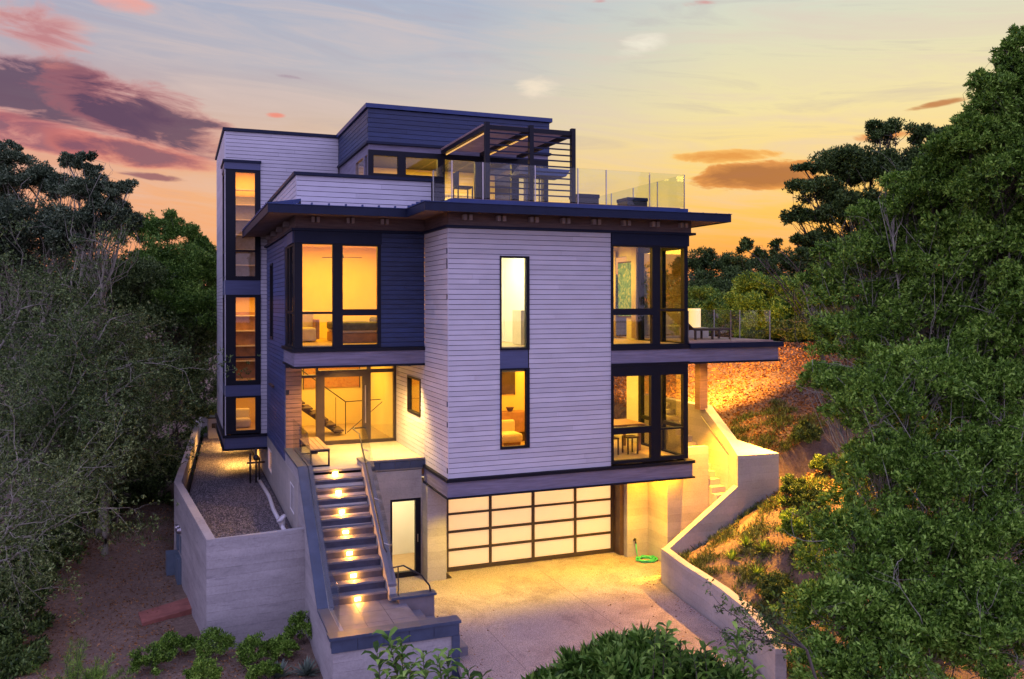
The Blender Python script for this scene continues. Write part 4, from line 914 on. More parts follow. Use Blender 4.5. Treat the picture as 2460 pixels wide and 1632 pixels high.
# left side
LG = 'trees crowding the left side'
tree('dark_tree', 'tall grey-green tree at the far left edge, highest on the left', 'tree', lob((35,400,30,1.0),(90,430,30,.9),(140,440,30,.8),(20,350,30,.45),(60,540,29,1.5),(140,560,29,1.2),(-40,440,30,1.3),(-30,600,29,1.5)), 'blue', 20000, .095, 6, 31, group=LG, sub=26, bark='bark2', limbvis=3)
tree('dark_tree', 'airy grey-green tree with open fan-shaped top, second from the left edge', 'tree', lob((160,375,28,.40),(195,372,28,.38),(220,400,28,.40),(205,450,28,.75),(265,440,28,.42),(295,435,28,.35),(250,500,28,.8),(180,540,28,1.0),(280,520,28,.6)), 'blue', 11000, .095, 6, 32, group=LG, sub=16, bark='bark2', limbvis=5)
tree('rounded_tree', 'rounded bright green tree nearest the left wall of the house', 'tree', lob((330,545,36,1.1),(385,530,36,.9),(430,560,36,1.0),(470,590,36,.9),(430,640,35,1.5),(495,630,36,1.0),(355,620,35,1.5),(480,720,34,1.4),(400,720,34,1.5)), 'bright', 22000, .10, 6, 33, group=LG, sub=26)
tree('dark_tree', 'dark green mass of foliage behind the bare grey branches', 'tree', lob((0,720,33,2.6),(130,700,33,2.5),(270,700,33,2.4),(390,780,34,2.3),(440,850,38,1.7),(60,880,31,2.4),(200,900,31,2.4),(340,920,32,2.2),(430,960,36,1.3),(100,1040,29,1.9),(240,1060,29,1.8),(360,1080,31,1.3),(-60,1000,29,2.2)), 'oldark', 34000, .12, 6, 34, group=LG, sub=30, base=tuple(at(150,1150,33)[:2]))
tree('olive_tree', 'low yellow-olive tree between the green tree and the tower', 'tree', lob((450,800,40,1.3),(490,770,42,1.0),(410,850,40,1.5),(470,900,42,1.2),(490,960,44,1.0)), 'olive', 6000, .10, 6, 37, group=LG, sub=22)
def bare_tree(label, base, targets, seed, leafm='olive', leaf=.07, kids=4, lev=2, r0=.11, ln=1.9, frac=.5, per=3, fill=0):
    rs_ = np.random.RandomState(seed); T = Twigs(seed); bz = float(hgt(*base))-.1
    t = thing('bare_branched_tree', label, 'tree', (*base, bz), LG)
    fork = Vector((*base, bz+1.6)); T.path((*base, bz), fork, r0, r0*.8, 4, .1, 0, 8)
    for q in targets:
        pts = T.path(fork, q, r0*.5, r0*.16, 9, .22, .10, 5)
        for j in (4, 5, 6, 7, 8, 9): T.grow(pts[j], (Vector(q)-fork).normalized()+Vector([T.r.gauss(0, .7) for _ in range(3)]), ln*T.r.uniform(.7, 1.1), r0*.17, lev, kids, .03, .55)
    T.mb.build('trunk', M['bark2'], t, smooth=True)
    tp = np.array([tuple(p) for p in T.tips]); tp = tp[rs_.rand(len(tp)) < frac]
    if fill: tp = np.concatenate([tp, tp[rs_.randint(0, len(tp), fill)]+rs_.normal(0, .22, (fill, 3))])
    co = rosettes(tp, unit(rs_.normal(0, 1, tp.shape)), per, leaf, rs_)
    fast_mesh('crown', co, quads(co), LF[leafm], parent=t)
    return t
bare_tree('wide grey tree with tangled bare branches filling the left middle', tuple(at(-60, 1100, 25)[:2]), [tuple(at(u, v, d)) for u, v, d in ((40,700,25),(120,660,25),(200,700,25),(250,740,25),(100,800,24),(200,850,23),(280,850,24),(60,900,23),(250,930,23),(160,960,22),(20,1000,22))], 41, ln=1.6, frac=1, per=8, kids=4, leafm='oldark', fill=9000)
bare_tree('pale grey bare-branched tree nearer the garden wall', tuple(at(240, 1180, 26)[:2]), [tuple(at(u, v, d)) for u, v, d in ((230,760,26),(290,800,26),(320,880,26),(335,930,26),(210,860,25),(280,960,25),(310,1010,26),(180,1000,24),(260,1060,25))], 42, ln=1.15, frac=1, per=8, kids=4, leafm='olive', fill=6000)
bare_tree('low drooping bare tree at the left edge above the dirt slope', tuple(at(-90, 1330, 19)[:2]), [tuple(at(u, v, d)) for u, v, d in ((40,1080,19),(110,1130,19),(160,1190,19),(60,1200,18),(200,1100,20),(10,1250,18))], 43, ln=1.3, frac=.9, leafm='olive', per=6, fill=2500, kids=3, r0=.09)
tree('dark_shrub', 'dark undergrowth at the far left bottom beside the dirt slope', 'shrub', lob((-20,1330,22,1.3),(60,1300,24,1.2),(-10,1430,20,1.1),(40,1500,19,.9),(20,1570,18,.8),(130,1260,26,1.0),(-70,1500,19,1.0)), 'dark', 8000, .10, 6, 38, group=LG, sub=22, base=tuple(at(0,1500,20)[:2]))
tree('dark_shrub', 'dark undergrowth below the bare branches, right of the far left clump', 'shrub', lob((230,1190,30,1.1),(320,1150,32,1.1),(400,1090,34,1.2),(150,1190,28,1.2),(460,1030,38,1.1)), 'dark', 7000, .11, 6, 39, group=LG, sub=22)
# far wood closing the horizon
def far_wood():
    rs_ = np.random.RandomState(77); cents = []; 
    for a in np.arange(-40, 95, 1.15):
        d = rs_.uniform(85, 120); x = CX+d*math.sin(R(a)); y = CY+d*math.cos(R(a)); r = rs_.uniform(3, 5.0); z = float(hgt(x, y))+r*.35
        k_ = 420; v = unit(rs_.normal(0, 1, (k_, 3))); v[:, 2] = np.abs(v[:, 2]); cents.append(np.array([x, y, z])+v*r*rs_.uniform(.75, 1.05, (k_, 1)))
    c_ = np.concatenate(cents); co = rosettes(c_, unit(rs_.normal(0, 1, c_.shape)), 4, .42, rs_)
    return fast_mesh('distant_wood', co, quads(co), LF['dark'])
tag(far_wood(), 'dark low wood along the horizon behind everything', 'wood', kind='stuff')
# shrubs near the ground on the left
SG = 'small round shrubs at the bottom left'
for i, (u, v, r, lb) in enumerate(((345, 1530, .36, 'small round shrub furthest left in the bottom row'), (405, 1490, .34, 'small shrub in front of the left wall corner'), (490, 1500, .40, 'round shrub just right of the wall corner'), (465, 1560, .32, 'dark shrub at the bottom edge below the wall corner'), (585, 1510, .38, 'low shrub midway between wall corner and stair'), (650, 1500, .30, 'small shrub left of the stair wall'), (700, 1460, .40, 'tall leafy shrub against the stair wall'), (610, 1555, .28, 'tiny shrub at the bottom edge left of the stair'))):
    p = on_ground(u, v+28); tree('shrub', lb, 'shrub', [(p[0], p[1], p[2]+r*.8, r), (p[0]+r*.6, p[1]+.1, p[2]+r*.65, r*.6), (p[0]-r*.5, p[1]+.15, p[2]+r*.55, r*.6)], 'green', 900, .055, 6, 50+i, base=(p[0], p[1]), r0=.02, sub=14, group=SG, flat=.85)
def yucca(p, n, L_, seed, name, label, group, m='agave', spread=1.0, w_=.03):
    rs_ = np.random.RandomState(seed); b_ = MB()
    for k_ in range(n):
        a = rs_.uniform(0, 6.28); e = rs_.uniform(.15, 1.45)*spread; l = L_*rs_.uniform(.7, 1.1); d = Vector((math.cos(a)*math.cos(e), math.sin(a)*math.cos(e), math.sin(e))); s_ = Vector((-math.sin(a), math.cos(a), 0))*w_
        p0 = Vector(p); pm_ = p0+d*l*.5; p1 = p0+d*l+Vector((0, 0, -.08*l)); n0 = len(b_.v)
        b_.v += [tuple(p0-s_*.6), tuple(p0+s_*.6), tuple(pm_+s_), tuple(pm_-s_), tuple(p1)]; b_.f += [(n0, n0+1, n0+2, n0+3), (n0+3, n0+2, n0+4)]
    t = thing(name, label, 'plant', tuple(p), group); b_.build('leaves', LF[m], t); return t
for i, (u, v) in enumerate(((640, 1566), (705, 1560))): yucca(on_ground(u, v), 46, .42, 60+i, 'spiky_plant', ('silver spiky plant at the bottom edge, left one of two', 'silver spiky plant at the bottom edge, next to the stair wall')[i], 'silver spiky plants at the bottom')
YL = ('dark spiky plant highest on the orange slope', 'dark spiky plant lowest on the orange slope', 'dark spiky plant nearest the big shrub on the slope', 'small spiky plant just above the driveway wall', 'spiky plant between the slope shrubs and the wing wall')
for i, (u, v) in enumerate(((1722, 1262), (1690, 1296), (1762, 1275), (1745, 1330), (1815, 1170))): yucca(on_ground(u, v), 46, .36, 70+i, 'spiky_plant', YL[i], 'spiky plants on the orange slope', 'green', w_=.016)
for i, (u, v, r, lb) in enumerate(((1862, 1010, .42, 'dark round shrub high on the leafy hillside'), (1900, 1075, .32, 'small shrub below the dark round one on the hillside'), (1830, 1130, .34, 'green shrub beside the top of the wing wall'), (1862, 1165, .46, 'green shrub where the slope meets the big foliage'), (1840, 1230, .48, 'green shrub midway down the orange slope'), (1790, 1370, .42, 'shrub leaning over the middle of the driveway wall'))):
    p = on_ground(u, v+20); tree('slope_shrub', lb, 'shrub', [(p[0], p[1], p[2]+r*.8, r), (p[0]+r*.6, p[1], p[2]+r*.6, r*.6), (p[0]-r*.5, p[1], p[2]+r*.6, r*.6)], 'dark' if i != 4 else 'green', 1100, .06, 6, 80+i, base=(p[0], p[1]), r0=.025, sub=14, group='shrubs on the right slope')
# ground cover and litter
def scatter_ground(n, x0, x1, y0, y1, cond, seed):
    rs_ = np.random.RandomState(seed); x = rs_.uniform(x0, x1, n); y = rs_.uniform(y0, y1, n); ok = cond(x, y, rs_); x, y = x[ok], y[ok]
    return np.stack([x, y, hgt(x, y)], 1), rs_
def clumpy(x, y, rs_, f=1.6, th=.1): return np.sin(x*f+1.3*np.sin(y*f*.7))*np.sin(y*f*1.2+x*.5)+rs_.normal(0, .35, len(x)) > th
p, rs_ = scatter_ground(120000, 5.3, 12, -7, 3.0, lambda x, y, r: (x > xw(y)+.3) & clumpy(x, y, r, 4.2, .12), 91)
d = unit(rs_.normal(0, .6, p.shape)+np.array([0, 0, 1.0])); co = leaves(p, d, .15, rs_, .12, .25)
tag(fast_mesh('ground_cover', co, quads(co), LF['olive']), 'low grassy green ground cover tufts on the right slope', 'ground cover', kind='stuff')
p, rs_ = scatter_ground(150000, 8.4, 24, -2, 24, lambda x, y, r: (x > xw(y)+.25), 92); p[:, 2] += .01
d = unit(rs_.normal(0, 1, p.shape)*np.array([1, 1, .3])+np.array([0, 0, .2])); co = leaves(p, d, .10, rs_, .45, .2)
tag(fast_mesh('leaf_litter', co, quads(co), LF['dry']), 'brown dry leaf litter covering the hillside behind the wing wall', 'leaf litter', kind='stuff')
p, rs_ = scatter_ground(30000, -13, -3.5, -6, 16, lambda x, y, r: ~((x > -6.1) & (y > .2)), 93); p[:, 2] += .01
d = unit(rs_.normal(0, 1, p.shape)*np.array([1, 1, .3])+np.array([0, 0, .2])); co = leaves(p, d, .06, rs_, .45, .2)
tag(fast_mesh('ground_litter', co, quads(co), LF['dry']), 'thin brown litter on the dirt slope at the left', 'leaf litter', kind='stuff')
p, rs_ = scatter_ground(9000, -11, -6.2, 9, 16, lambda x, y, r: clumpy(x, y, r, 1.1, .3), 94)
co = leaves(p, unit(rs_.normal(0, .5, p.shape)+np.array([0, 0, 1.0])), .16, rs_, .12, .2)
tag(fast_mesh('grass', co, quads(co), LF['olive']), 'patch of olive grass under the left trees', 'grass', kind='stuff')
p, rs_ = scatter_ground(1, 0, 1, 0, 1, lambda x, y, r: x > -9, 95)
n_ = 420; e_ = rs_.rand(n_)**2.2; yy = rs_.uniform(-6, 1.4, n_); xr = np.interp(yy, [-6.3, -3.9, -1.9, -.55, .5, 1.5], [4.3, 5.0, 5.23, 5.46, 6.3, 6.3]); xl_ = np.where(yy < -1.5, -.8, -.75); side = rs_.rand(n_) < .7
xx = np.where(side, xr-.03-e_*2.2, xl_+.05+e_*1.5); p = np.stack([xx, yy, np.full(n_, G+.006)], 1)
d = unit(rs_.normal(0, 1, p.shape)*np.array([1, 1, .12])); co = leaves(p, d, .05, rs_, .5, .02)
tag(fast_mesh('fallen_leaves', co, quads(co), LF['dry']), 'few small dry leaves blown along the edges of the driveway', 'fallen leaves', kind='stuff')
# close plants along the bottom edge
NG = 'leafy shoots close to the camera at the bottom edge'
def shoot_plant(name, label, stems, seed, m='green', leaf=.15, group=NG, base_drop=2.6):
    rs_ = np.random.RandomState(seed); T = Twigs(seed); P_, D_ = [], []
    x, y, z = at(*stems[0][:3]); t = thing(name, label, 'plant', (x, y, float(hgt(x, y))), group); root = Vector((x, y, float(hgt(x, y))))
    for (u, v, d, h) in stems:
        tip = Vector(at(u, v, d)); low = tip+Vector((rs_.normal(0, .05), rs_.normal(0, .05), -h))
        T.path(root, low, .02, .008, 6, .05, 0, 5); pts = T.path(low, tip, .007, .002, 10, .03, 0, 5)
        a = rs_.uniform(0, 6.28)
        for k_ in range(int(h/.018)):
            f = k_/(h/.018); q = low.lerp(tip, min(1, f)); q = pts[min(10, int(f*10))].lerp(pts[min(10, int(f*10)+1)], f*10-int(f*10)); a += 2.4
            P_.append(tuple(q)); D_.append((math.cos(a), math.sin(a), .55-.3*(1-f)))
    P_ = np.array(P_); D_ = unit(np.array(D_)); n = len(P_); s_ = unit(np.cross(D_, np.array([0, 0, 1.0]))+rs_.normal(0, .15, (n, 3)))
    L_ = leaf*rs_.uniform(.75, 1.2, (n, 1)); seg = []
    ctr = [P_, P_+D_*L_*.33+np.array([0, 0, .03])*L_*3, P_+D_*L_*.68+np.array([0, 0, .005])*L_*3, P_+D_*L_*.95-np.array([0, 0, .28])*L_]
    wd = [.04, .15, .13, .01]; co = np.empty((n, 8, 3))
    for j in range(4): co[:, j*2] = ctr[j]-s_*L_*wd[j]; co[:, j*2+1] = ctr[j]+s_*L_*wd[j]
    f = np.array([[0, 1, 3, 2], [2, 3, 5, 4], [4, 5, 7, 6]]); F2 = (np.arange(n)[:, None, None]*8+f[None]).reshape(-1, 4)
    T.mb.build('stem', M['bark'], t, smooth=True); fast_mesh('leaves', co.reshape(-1, 3), F2, LF[m], parent=t)
    return t
shoot_plant('leafy_shoot', 'bright leafy shoots in front of the landing wall, leftmost at the bottom edge', [(893, 1462, 7.2, .55), (868, 1500, 7.2, .4), (925, 1475, 7.3, .5), (975, 1500, 7.3, .4), (1010, 1510, 7.2, .3), (1035, 1500, 7.4, .35), (950, 1530, 7.1, .3)], 101, 'bright')
shoot_plant('leafy_shoot', 'single leafy shoot at the bottom edge right of the landing wall', [(1075, 1540, 7.2, .3), (1110, 1560, 7.2, .2)], 102, 'bright')
shoot_plant('leafy_shoot', 'tall pointed-leaf shoots rising over the driveway at bottom centre right', [(1540, 1440, 7.6, .5), (1510, 1470, 7.5, .4), (1570, 1480, 7.6, .4), (1625, 1485, 7.6, .4), (1650, 1500, 7.7, .35), (1600, 1520, 7.5, .35)], 103, 'green')
shoot_plant('leafy_shoot', 'leafy shoots in front of the end of the low driveway wall', [(1700, 1450, 8, .4), (1720, 1490, 8, .35), (1680, 1500, 8, .3), (1740, 1540, 7.8, .3)], 104, 'green')
tree('broadleaf_shrub', 'dense glossy green bush at the bottom centre over the driveway', 'shrub', lob((1420,1530,8,.22),(1490,1530,8,.26),(1360,1570,8,.25),(1440,1590,7.8,.35),(1540,1570,8,.25),(1290,1600,8,.2),(1600,1580,7.8,.25),(1240,1620,8,.2),(1520,1630,7.6,.3),(1660,1600,7.8,.22)), 'bright', 3400, .12, 7, 105, base=tuple(at(1450,1500,8)[:2]), r0=.05, sub=16, wid=.30, flat=.75, shell=.3)
for i, (u, v, d_) in enumerate(((1884, 1568, 7.5), (2180, 1560, 7.2))): shoot_plant('leafy_shoot', ('pale leafy rosette at the bottom edge right of the wall end', 'bright leafy rosette at the bottom edge in the right corner')[i], [(u, v, d_, .12), (u+25, v+15, d_, .12), (u-25, v+15, d_, .12)], 110+i, 'bright', .14)
def thin_branch():
    T = Twigs(120); rs_ = np.random.RandomState(120); p0 = at(1860, 1500, 11); t = thing('thin_branch_shrub', 'thin dark-leaved branches hanging over the low driveway wall', 'shrub', (p0[0], p0[1], float(hgt(p0[0], p0[1]))))
    root = (p0[0], p0[1], float(hgt(p0[0], p0[1])))
    T.path(root, p0, .03, .02, 5, .1)
    for u, v in ((1655, 1390), (1690, 1410), (1740, 1420), (1720, 1470), (1770, 1460), (1790, 1430), (1680, 1450)):
        pts = T.path(p0, at(u, v, 11), .012, .004, 9, .2, .05, 5)
        for j in (3, 5, 6, 7, 8, 9): T.grow(pts[j], Vector([T.r.gauss(0, 1) for _ in range(3)])+Vector((-.5, 0, .3)), .22, .003, 1, 3, 0, .5)
    T.mb.build('stem', M['bark'], t, smooth=True)
    tp = np.array([tuple(q) for q in T.tips]); co = rosettes(tp, unit(rs_.normal(0, 1, tp.shape)), 3, .055, rs_); fast_mesh('leaves', co, quads(co), LF['dark'], parent=t)
thin_branch()
def needle_plant(u, v, d, h, seed, label):
    rs_ = np.random.RandomState(seed); T = Twigs(seed); tip = at(u, v, d); root = np.array([tip[0], tip[1], tip[2]-h]); t = thing('pine_sapling', label, 'plant', tuple(root), 'needle-leaved saplings at the bottom left')
    P_, D_ = [], []
    for k_ in range(12):
        e = root+np.array([rs_.normal(0, .22), rs_.normal(0, .22), h*rs_.uniform(.45, 1)]) if k_ else tip
        pts = T.path(root+np.array([0, 0, h*.1]), e, .012, .003, 6, .08, .02, 5)
        for j in range(240):
            f = rs_.uniform(.3, 1); i = int(f*6); q = pts[min(6, i)]; P_.append(np.array(q)+rs_.normal(0, .012, 3)+(np.array(pts[min(6, i+1)])-np.array(q))*(f*6-i)); D_.append(rs_.normal(0, .7, 3)+np.array([0, 0, .8]))
    T.mb.build('stem', M['bark'], t, smooth=True); co = leaves(np.array(P_), np.array(D_), .075, rs_, .07, .1); fast_mesh('leaves', co, quads(co), LF['green'], parent=t)
needle_plant(165, 1478, 11, .95, 130, 'feathery green sapling tallest at the bottom left')
needle_plant(222, 1520, 11, .6, 131, 'feathery green sapling right of the tallest one at the bottom left')

# ------------------------------------------------------------------ outdoor objects
def bench():
    t = thing('porch_bench', 'slatted wooden bench with black metal frame on the porch', 'bench', (-2.74, 3.0, 2.71))
    for k_ in range(4): MB().box(-2.98+k_*.125, -2.98+k_*.125+.112, 1.95, 3.95, 3.125, 3.155).build('seat_board', M['wood'], t)
    for y in (1.96, 3.90):
        b_ = MB(); b_.box(-2.98, -2.94, y, y+.04, 2.711, 3.124); b_.box(-2.53, -2.49, y, y+.04, 2.711, 3.124); b_.box(-2.94, -2.53, y, y+.04, 3.08, 3.124); b_.box(-2.94, -2.53, y, y+.04, 2.711, 2.75); b_.build('leg_frame', M['black'], t)
    MB().box(-2.9, -2.86, 2.0, 3.9, 3.08, 3.12).build('stretcher', M['black'], t)
bench()
def lounger(x, y, z):
    t = thing('sun_lounger', 'dark slatted sun lounger with raised back on the right balcony', 'sun lounger', (x, y, z))
    w_ = .6
    b_ = MB()
    for k_ in range(11): b_.box(x+.02+k_*.115, x+.02+k_*.115+.095, y, y+w_, z+.29, z+.315)
    b_.build('seat', M['darkwood'], t)
    bk = MB().profy([(x, z+.29), (x+.02, z+.315), (x-.60, z+.86), (x-.63, z+.84)], y, y+w_); bk.build('backrest', M['darkwood'], t)
    for a, q in ((x+.05, y), (x+.05, y+w_-.05), (x+.62, y), (x+.62, y+w_-.05), (x+1.22, y), (x+1.22, y+w_-.05)): MB().box(a, a+.05, q, q+.05, z+.001, z+.289).build('leg', M['darkwood'], t)
    MB().box(x, x+1.3, y-.02, y, z+.25, z+.315).build('frame', M['darkwood'], t); MB().box(x, x+1.3, y+w_, y+w_+.02, z+.25, z+.315).build('frame', M['darkwood'], t)
lounger(7.55, 1.0, 5.746)
t = thing('balcony_box_table', 'pale low box table with a glowing yellow cylinder on the balcony', 'table', (8.45, 2.3, 5.746))
MB().box(8.1, 8.8, 2.1, 2.6, 5.747, 6.05).build('table_box', M['fabric'], t)
lt = thing('glow_cylinder', 'glowing yellow cylinder on the balcony table', 'glow_cylinder', (8.45, 2.35, 6.05)); MB().tube([(8.45, 2.35, 6.06), (8.45, 2.35, 6.62)], .20, 20).build('cylinder_body', M['warmdim'], lt)  # upright glowing cylinder on top of the box table
# roof deck furniture
def deck_box(x, y, w_, d_, h, lab, nm):
    t = thing(nm, lab, 'outdoor furniture', (x+w_/2, y+d_/2, 9.371)); MB().box(x, x+w_, y, y+d_, 9.372, 9.372+h*.7).build('base', M['darkmetal'], t, bevel=.01); MB().box(x-.02, x+w_+.02, y-.02, y+d_+.02, 9.373+h*.7, 9.372+h).build('top', M['trim'], t, bevel=.02)
deck_box(4.0, 1.1, .62, .55, .36, 'dark square box seat on the roof deck beside the pergola', 'deck_ottoman')
deck_box(5.5, 1.1, .62, .6, .33, 'low dark lounge seat on the roof deck near its right end', 'lounge_chair')
t = thing('deck_parasol', 'small folded navy parasol behind the pergola screen', 'parasol', (3.5, 2.6, 9.371))
MB().tube([(3.5, 2.6, 9.372), (3.5, 2.6, 10.7)], .02, 8).build('pole', M['darkmetal'], t); MB().hull([(2.75, 2.2, 10.35), (4.15, 2.2, 10.35), (4.15, 3.0, 10.35), (2.75, 3.0, 10.35)], [(2.85, 2.55, 10.62), (4.45, 2.55, 10.60), (4.45, 2.65, 10.60), (2.85, 2.65, 10.62)]).build('canopy', M['fascia'], t)
t = thing('deck_chair', 'dark dining chair on the roof deck by the pergola post', 'chair', (.9, 1.6, 9.371))
MB().box(.7, 1.12, 1.4, 1.82, 9.78, 9.83).build('seat', M['darkmetal'], t, bevel=.01); MB().box(.7, .74, 1.4, 1.82, 9.83, 10.2).build('backrest', M['darkmetal'], t, bevel=.01)
for a, q in ((.7, 1.4), (1.09, 1.4), (.7, 1.79), (1.09, 1.79)): MB().box(a, a+.03, q, q+.03, 9.372, 9.779).build('leg', M['darkmetal'], t)
# hose and tap
t = thing('garden_tap', 'small wall tap with thin pipe beside the garage door', 'tap', (5.92, 1.5, .1))
MB().tube([(5.92, 1.54, .12), (5.92, 1.44, .12), (5.92, 1.42, .05)], .022, 8).build('spout', M['darkmetal'], t, True); MB().tube([(5.92, 1.46, .12), (5.92, 1.46, .18)], .035, 8).build('handle', M['darkmetal'], t, True)
pts = [(5.92, 1.42, .05), (5.93, 1.40, -.15), (5.94, 1.36, G+.02)]
rr_ = random.Random(4)
for k_ in range(150):
    a = k_*.21; r = .24+.05*math.sin(k_*.37)+.02*math.sin(k_*1.1); pts.append((6.06+r*math.cos(a)*1.05, 1.08+r*math.sin(a)*.9, G+.02+.045*(k_/150)+.01*math.sin(k_)))
h_ = MB().tube(pts, .017, 6).build('hose', M['hose'], None, True); h_.name = 'garden_hose'; tag(h_, 'bright green coiled garden hose on the driveway below the tap', 'hose')
# electric meters on the left wall
t = thing('electric_meters', 'blue-grey electric meter boxes on the outer face of the left wall', 'meter box', (-6.0, 5.7, -.5))
W0 = lambda y: -5.27-(y-.33)*.0982-.005
def mbx(y0, y1, z0, z1, dp, nm='box'):
    b_ = MB().hull([(W0(y0)-dp, y0, z0), (W0(y0), y0, z0), (W0(y1), y1, z0), (W0(y1)-dp, y1, z0)], [(W0(y0)-dp, y0, z1), (W0(y0), y0, z1), (W0(y1), y1, z1), (W0(y1)-dp, y1, z1)]); return b_.build(nm, M['box'], t, bevel=.008)
mbx(5.2, 5.9, -.95, -.12, .30, 'cabinet'); mbx(5.95, 6.3, -.85, -.15, .50, 'cabinet'); mbx(5.3, 5.65, -.05, .45, .20, 'meter_box'); mbx(5.8, 6.15, -.05, .40, .24, 'meter_box')
for y, z in ((5.47, .58), (5.97, .54)): MB().tube([(W0(y)-.10, y, z), (W0(y)-.28, y, z)], [.10, .095], 14).build('meter_dial', M['rail'], t, True)
MB().tube([(W0(5.4)-.1, 5.4, -.96), (W0(5.4)-.1, 5.4, -1.5)], .035, 8).build('conduit', M['darkmetal'], t, True)
t = thing('terracotta_slab', 'flat terracotta slab lying on the dirt beside the left wall', 'slab', (-6.3, 3.3, -.72))
sl = [(-6.95, 3.15), (-6.82, 2.35), (-5.72, 2.95), (-5.72, 3.9)]; sl = [sl[1], sl[2], sl[3], sl[0]]
z_ = float(hgt(-6.3, 3.2)); MB().prism(sl, z_-.1, z_+.05).build('slab', M['terra'], t, bevel=.01)
# drain pipe and valves on the gravel
t = thing('drain_pipe', 'white drain pipe running along the gravel at the foot of the side wall', 'pipe', (-3.5, 5, 1.15))
MB().tube([(-3.62, 9, 1.15), (-3.55, 6.2, 1.15), (-3.60, 4.5, 1.15), (-3.56, 1.0, 1.15)], .055, 10).build('pipe', M['pvc'], t, True); MB().tube([(-3.58, 2.6, 1.15), (-3.58, 2.6, 1.34)], .07, 12).build('riser_cap', M['pvc'], t, True); MB().tube([(-3.58, 2.6, 1.33), (-3.62, 2.6, 1.38)], .13, 14).build('flange', M['pvc'], t, True)
t = thing('pipe_manifold', 'dark valve pipes standing on the gravel under the tower', 'pipework', (-3.75, 8.6, 1.1))
for x, h in ((-3.9, .95), (-3.72, 1.1), (-3.62, .8)): MB().tube([(x, 8.6, 1.1), (x, 8.6, 1.1+h)], .03, 8).build('pipe', M['darkmetal'], t, True)
MB().tube([(-4.0, 8.6, 1.75), (-3.45, 8.6, 1.75)], .03, 8).build('cross_pipe', M['darkmetal'], t, True); MB().tube([(-3.72, 8.5, 1.9), (-3.72, 8.7, 1.9)], .09, 12).build('valve_wheel', M['darkmetal'], t, True)
t = thing('air_conditioner', 'tan outdoor cooling unit at the far end of the gravel passage', 'air conditioner', (-4.5, 19, 1.1))
MB().box(-4.85, -3.95, 18.6, 19.4, 1.101, 1.95).build('casing', M['conc2'], t, bevel=.02); MB().box(-4.7, -4.1, 18.585, 18.598, 1.55, 1.75).build('grille', M['darkmetal'], t)
MB().box(-4.86, -3.94, 18.59, 19.41, 1.951, 2.0).build('lid', M['darkmetal'], t)

# ------------------------------------------------------------------ things seen through the windows
art = bpy.data.materials.new('painting_canvas'); art.use_nodes = True; k = NT(art.node_tree); tt = k.n('ShaderNodeTexCoord').outputs['Object']
k.put(k.N['Principled BSDF'].inputs['Base Color'], k.ramp(k.noise(tt, 6, 6, .7, 1.5), [(.3, (.25, .10, .03)), (.5, (.55, .25, .06)), (.7, (.25, .20, .10))]))
MATS['art'] = art
art2 = bpy.data.materials.new('blue_canvas'); art2.use_nodes = True; k = NT(art2.node_tree); tt = k.n('ShaderNodeTexCoord').outputs['Object']
k.put(k.N['Principled BSDF'].inputs['Base Color'], k.ramp(k.noise(tt, 3, 6, .7, 2.5), [(.35, (.02, .10, .22)), (.5, (.10, .30, .45)), (.65, (.5, .55, .5))]))
def framed(name, lab, x0, x1, y, z0, z1, m):
    t = thing(name, lab, 'painting', ((x0+x1)/2, y, z0)); MB().box(x0, x1, y-.04, y-.001, z0, z1).build('canvas', m, t); 
    b_ = MB(); b_.box(x0-.03, x0-.001, y-.05, y-.001, z0-.03, z1+.03); b_.box(x1+.001, x1+.03, y-.05, y-.001, z0-.03, z1+.03); b_.build('frame', M['darkwood'], t)
framed('painting', 'wide ochre abstract painting on the hall wall behind the entrance', -2.1, .0-.25, 9.58, 3.95, 4.75, art)
# hall stair
t = thing('hall_staircase', 'open timber stair with thin metal rail inside the entrance hall', 'staircase', (-1.9, 7.2, 2.7))
for k_ in range(9):
    x = -1.25-k_*.235; z = 2.88+k_*.18
    MB().box(x-.28, x, 6.9, 7.9, z-.05, z).build('tread', M['darkwood'], t)
MB().profy([(-1.2, 2.72), (-1.45, 2.72), (-3.08, 3.95), (-3.08, 4.15)], 7.35, 7.43).build('stringer', M['darkwood'], t)
MB().tube([(-1.2, 6.88, 3.75), (-2.9, 6.88, 5.05)], .018, 6).build('handrail', M['darkmetal'], t); MB().tube([(-1.2, 6.88, 2.75), (-1.2, 6.88, 3.75)], .015, 6).build('newel', M['darkmetal'], t)
MB().tube([(-1.5, 6.88, 2.95), (-1.5, 6.88, 3.9)], .01, 6).build('newel', M['darkmetal'], t)
MB().tube([(-1.2, 6.88, 3.75), (-.1, 6.88, 3.78)], .015, 6).build('handrail', M['darkmetal'], t); MB().tube([(-1.15, 6.88, 2.8), (-.05, 6.88, 3.7)], .012, 6).build('handrail', M['darkmetal'], t)
# bedroom
t = thing('bed', 'bed with grey-green blanket behind the bedroom window', 'bed', (-1.4, 4.4, 5.72))
MB().box(-2.0, .05, 3.4, 5.4, 5.73, 5.98).build('base', M['wood'], t); MB().box(-1.98, .03, 3.42, 5.38, 5.981, 6.20).build('mattress', M['fabric'], t, bevel=.05); MB().box(-2.02, -.9, 3.37, 5.42, 6.05, 6.28).build('blanket', M['bedding'], t, bevel=.06)
MB().box(-.8, -.1, 3.5, 5.3, 6.21, 6.40).build('pillow', M['bedding'], t, bevel=.07)
t = thing('armchair', 'cream armchair in the left bedroom pane', 'armchair', (-2.75, 4.6, 5.72))
MB().box(-3.05, -2.45, 4.3, 4.95, 5.74, 6.12).build('seat', M['fabric'], t, bevel=.06); MB().box(-3.05, -2.45, 4.86, 5.02, 6.1, 6.6).build('backrest', M['fabric'], t, bevel=.05)
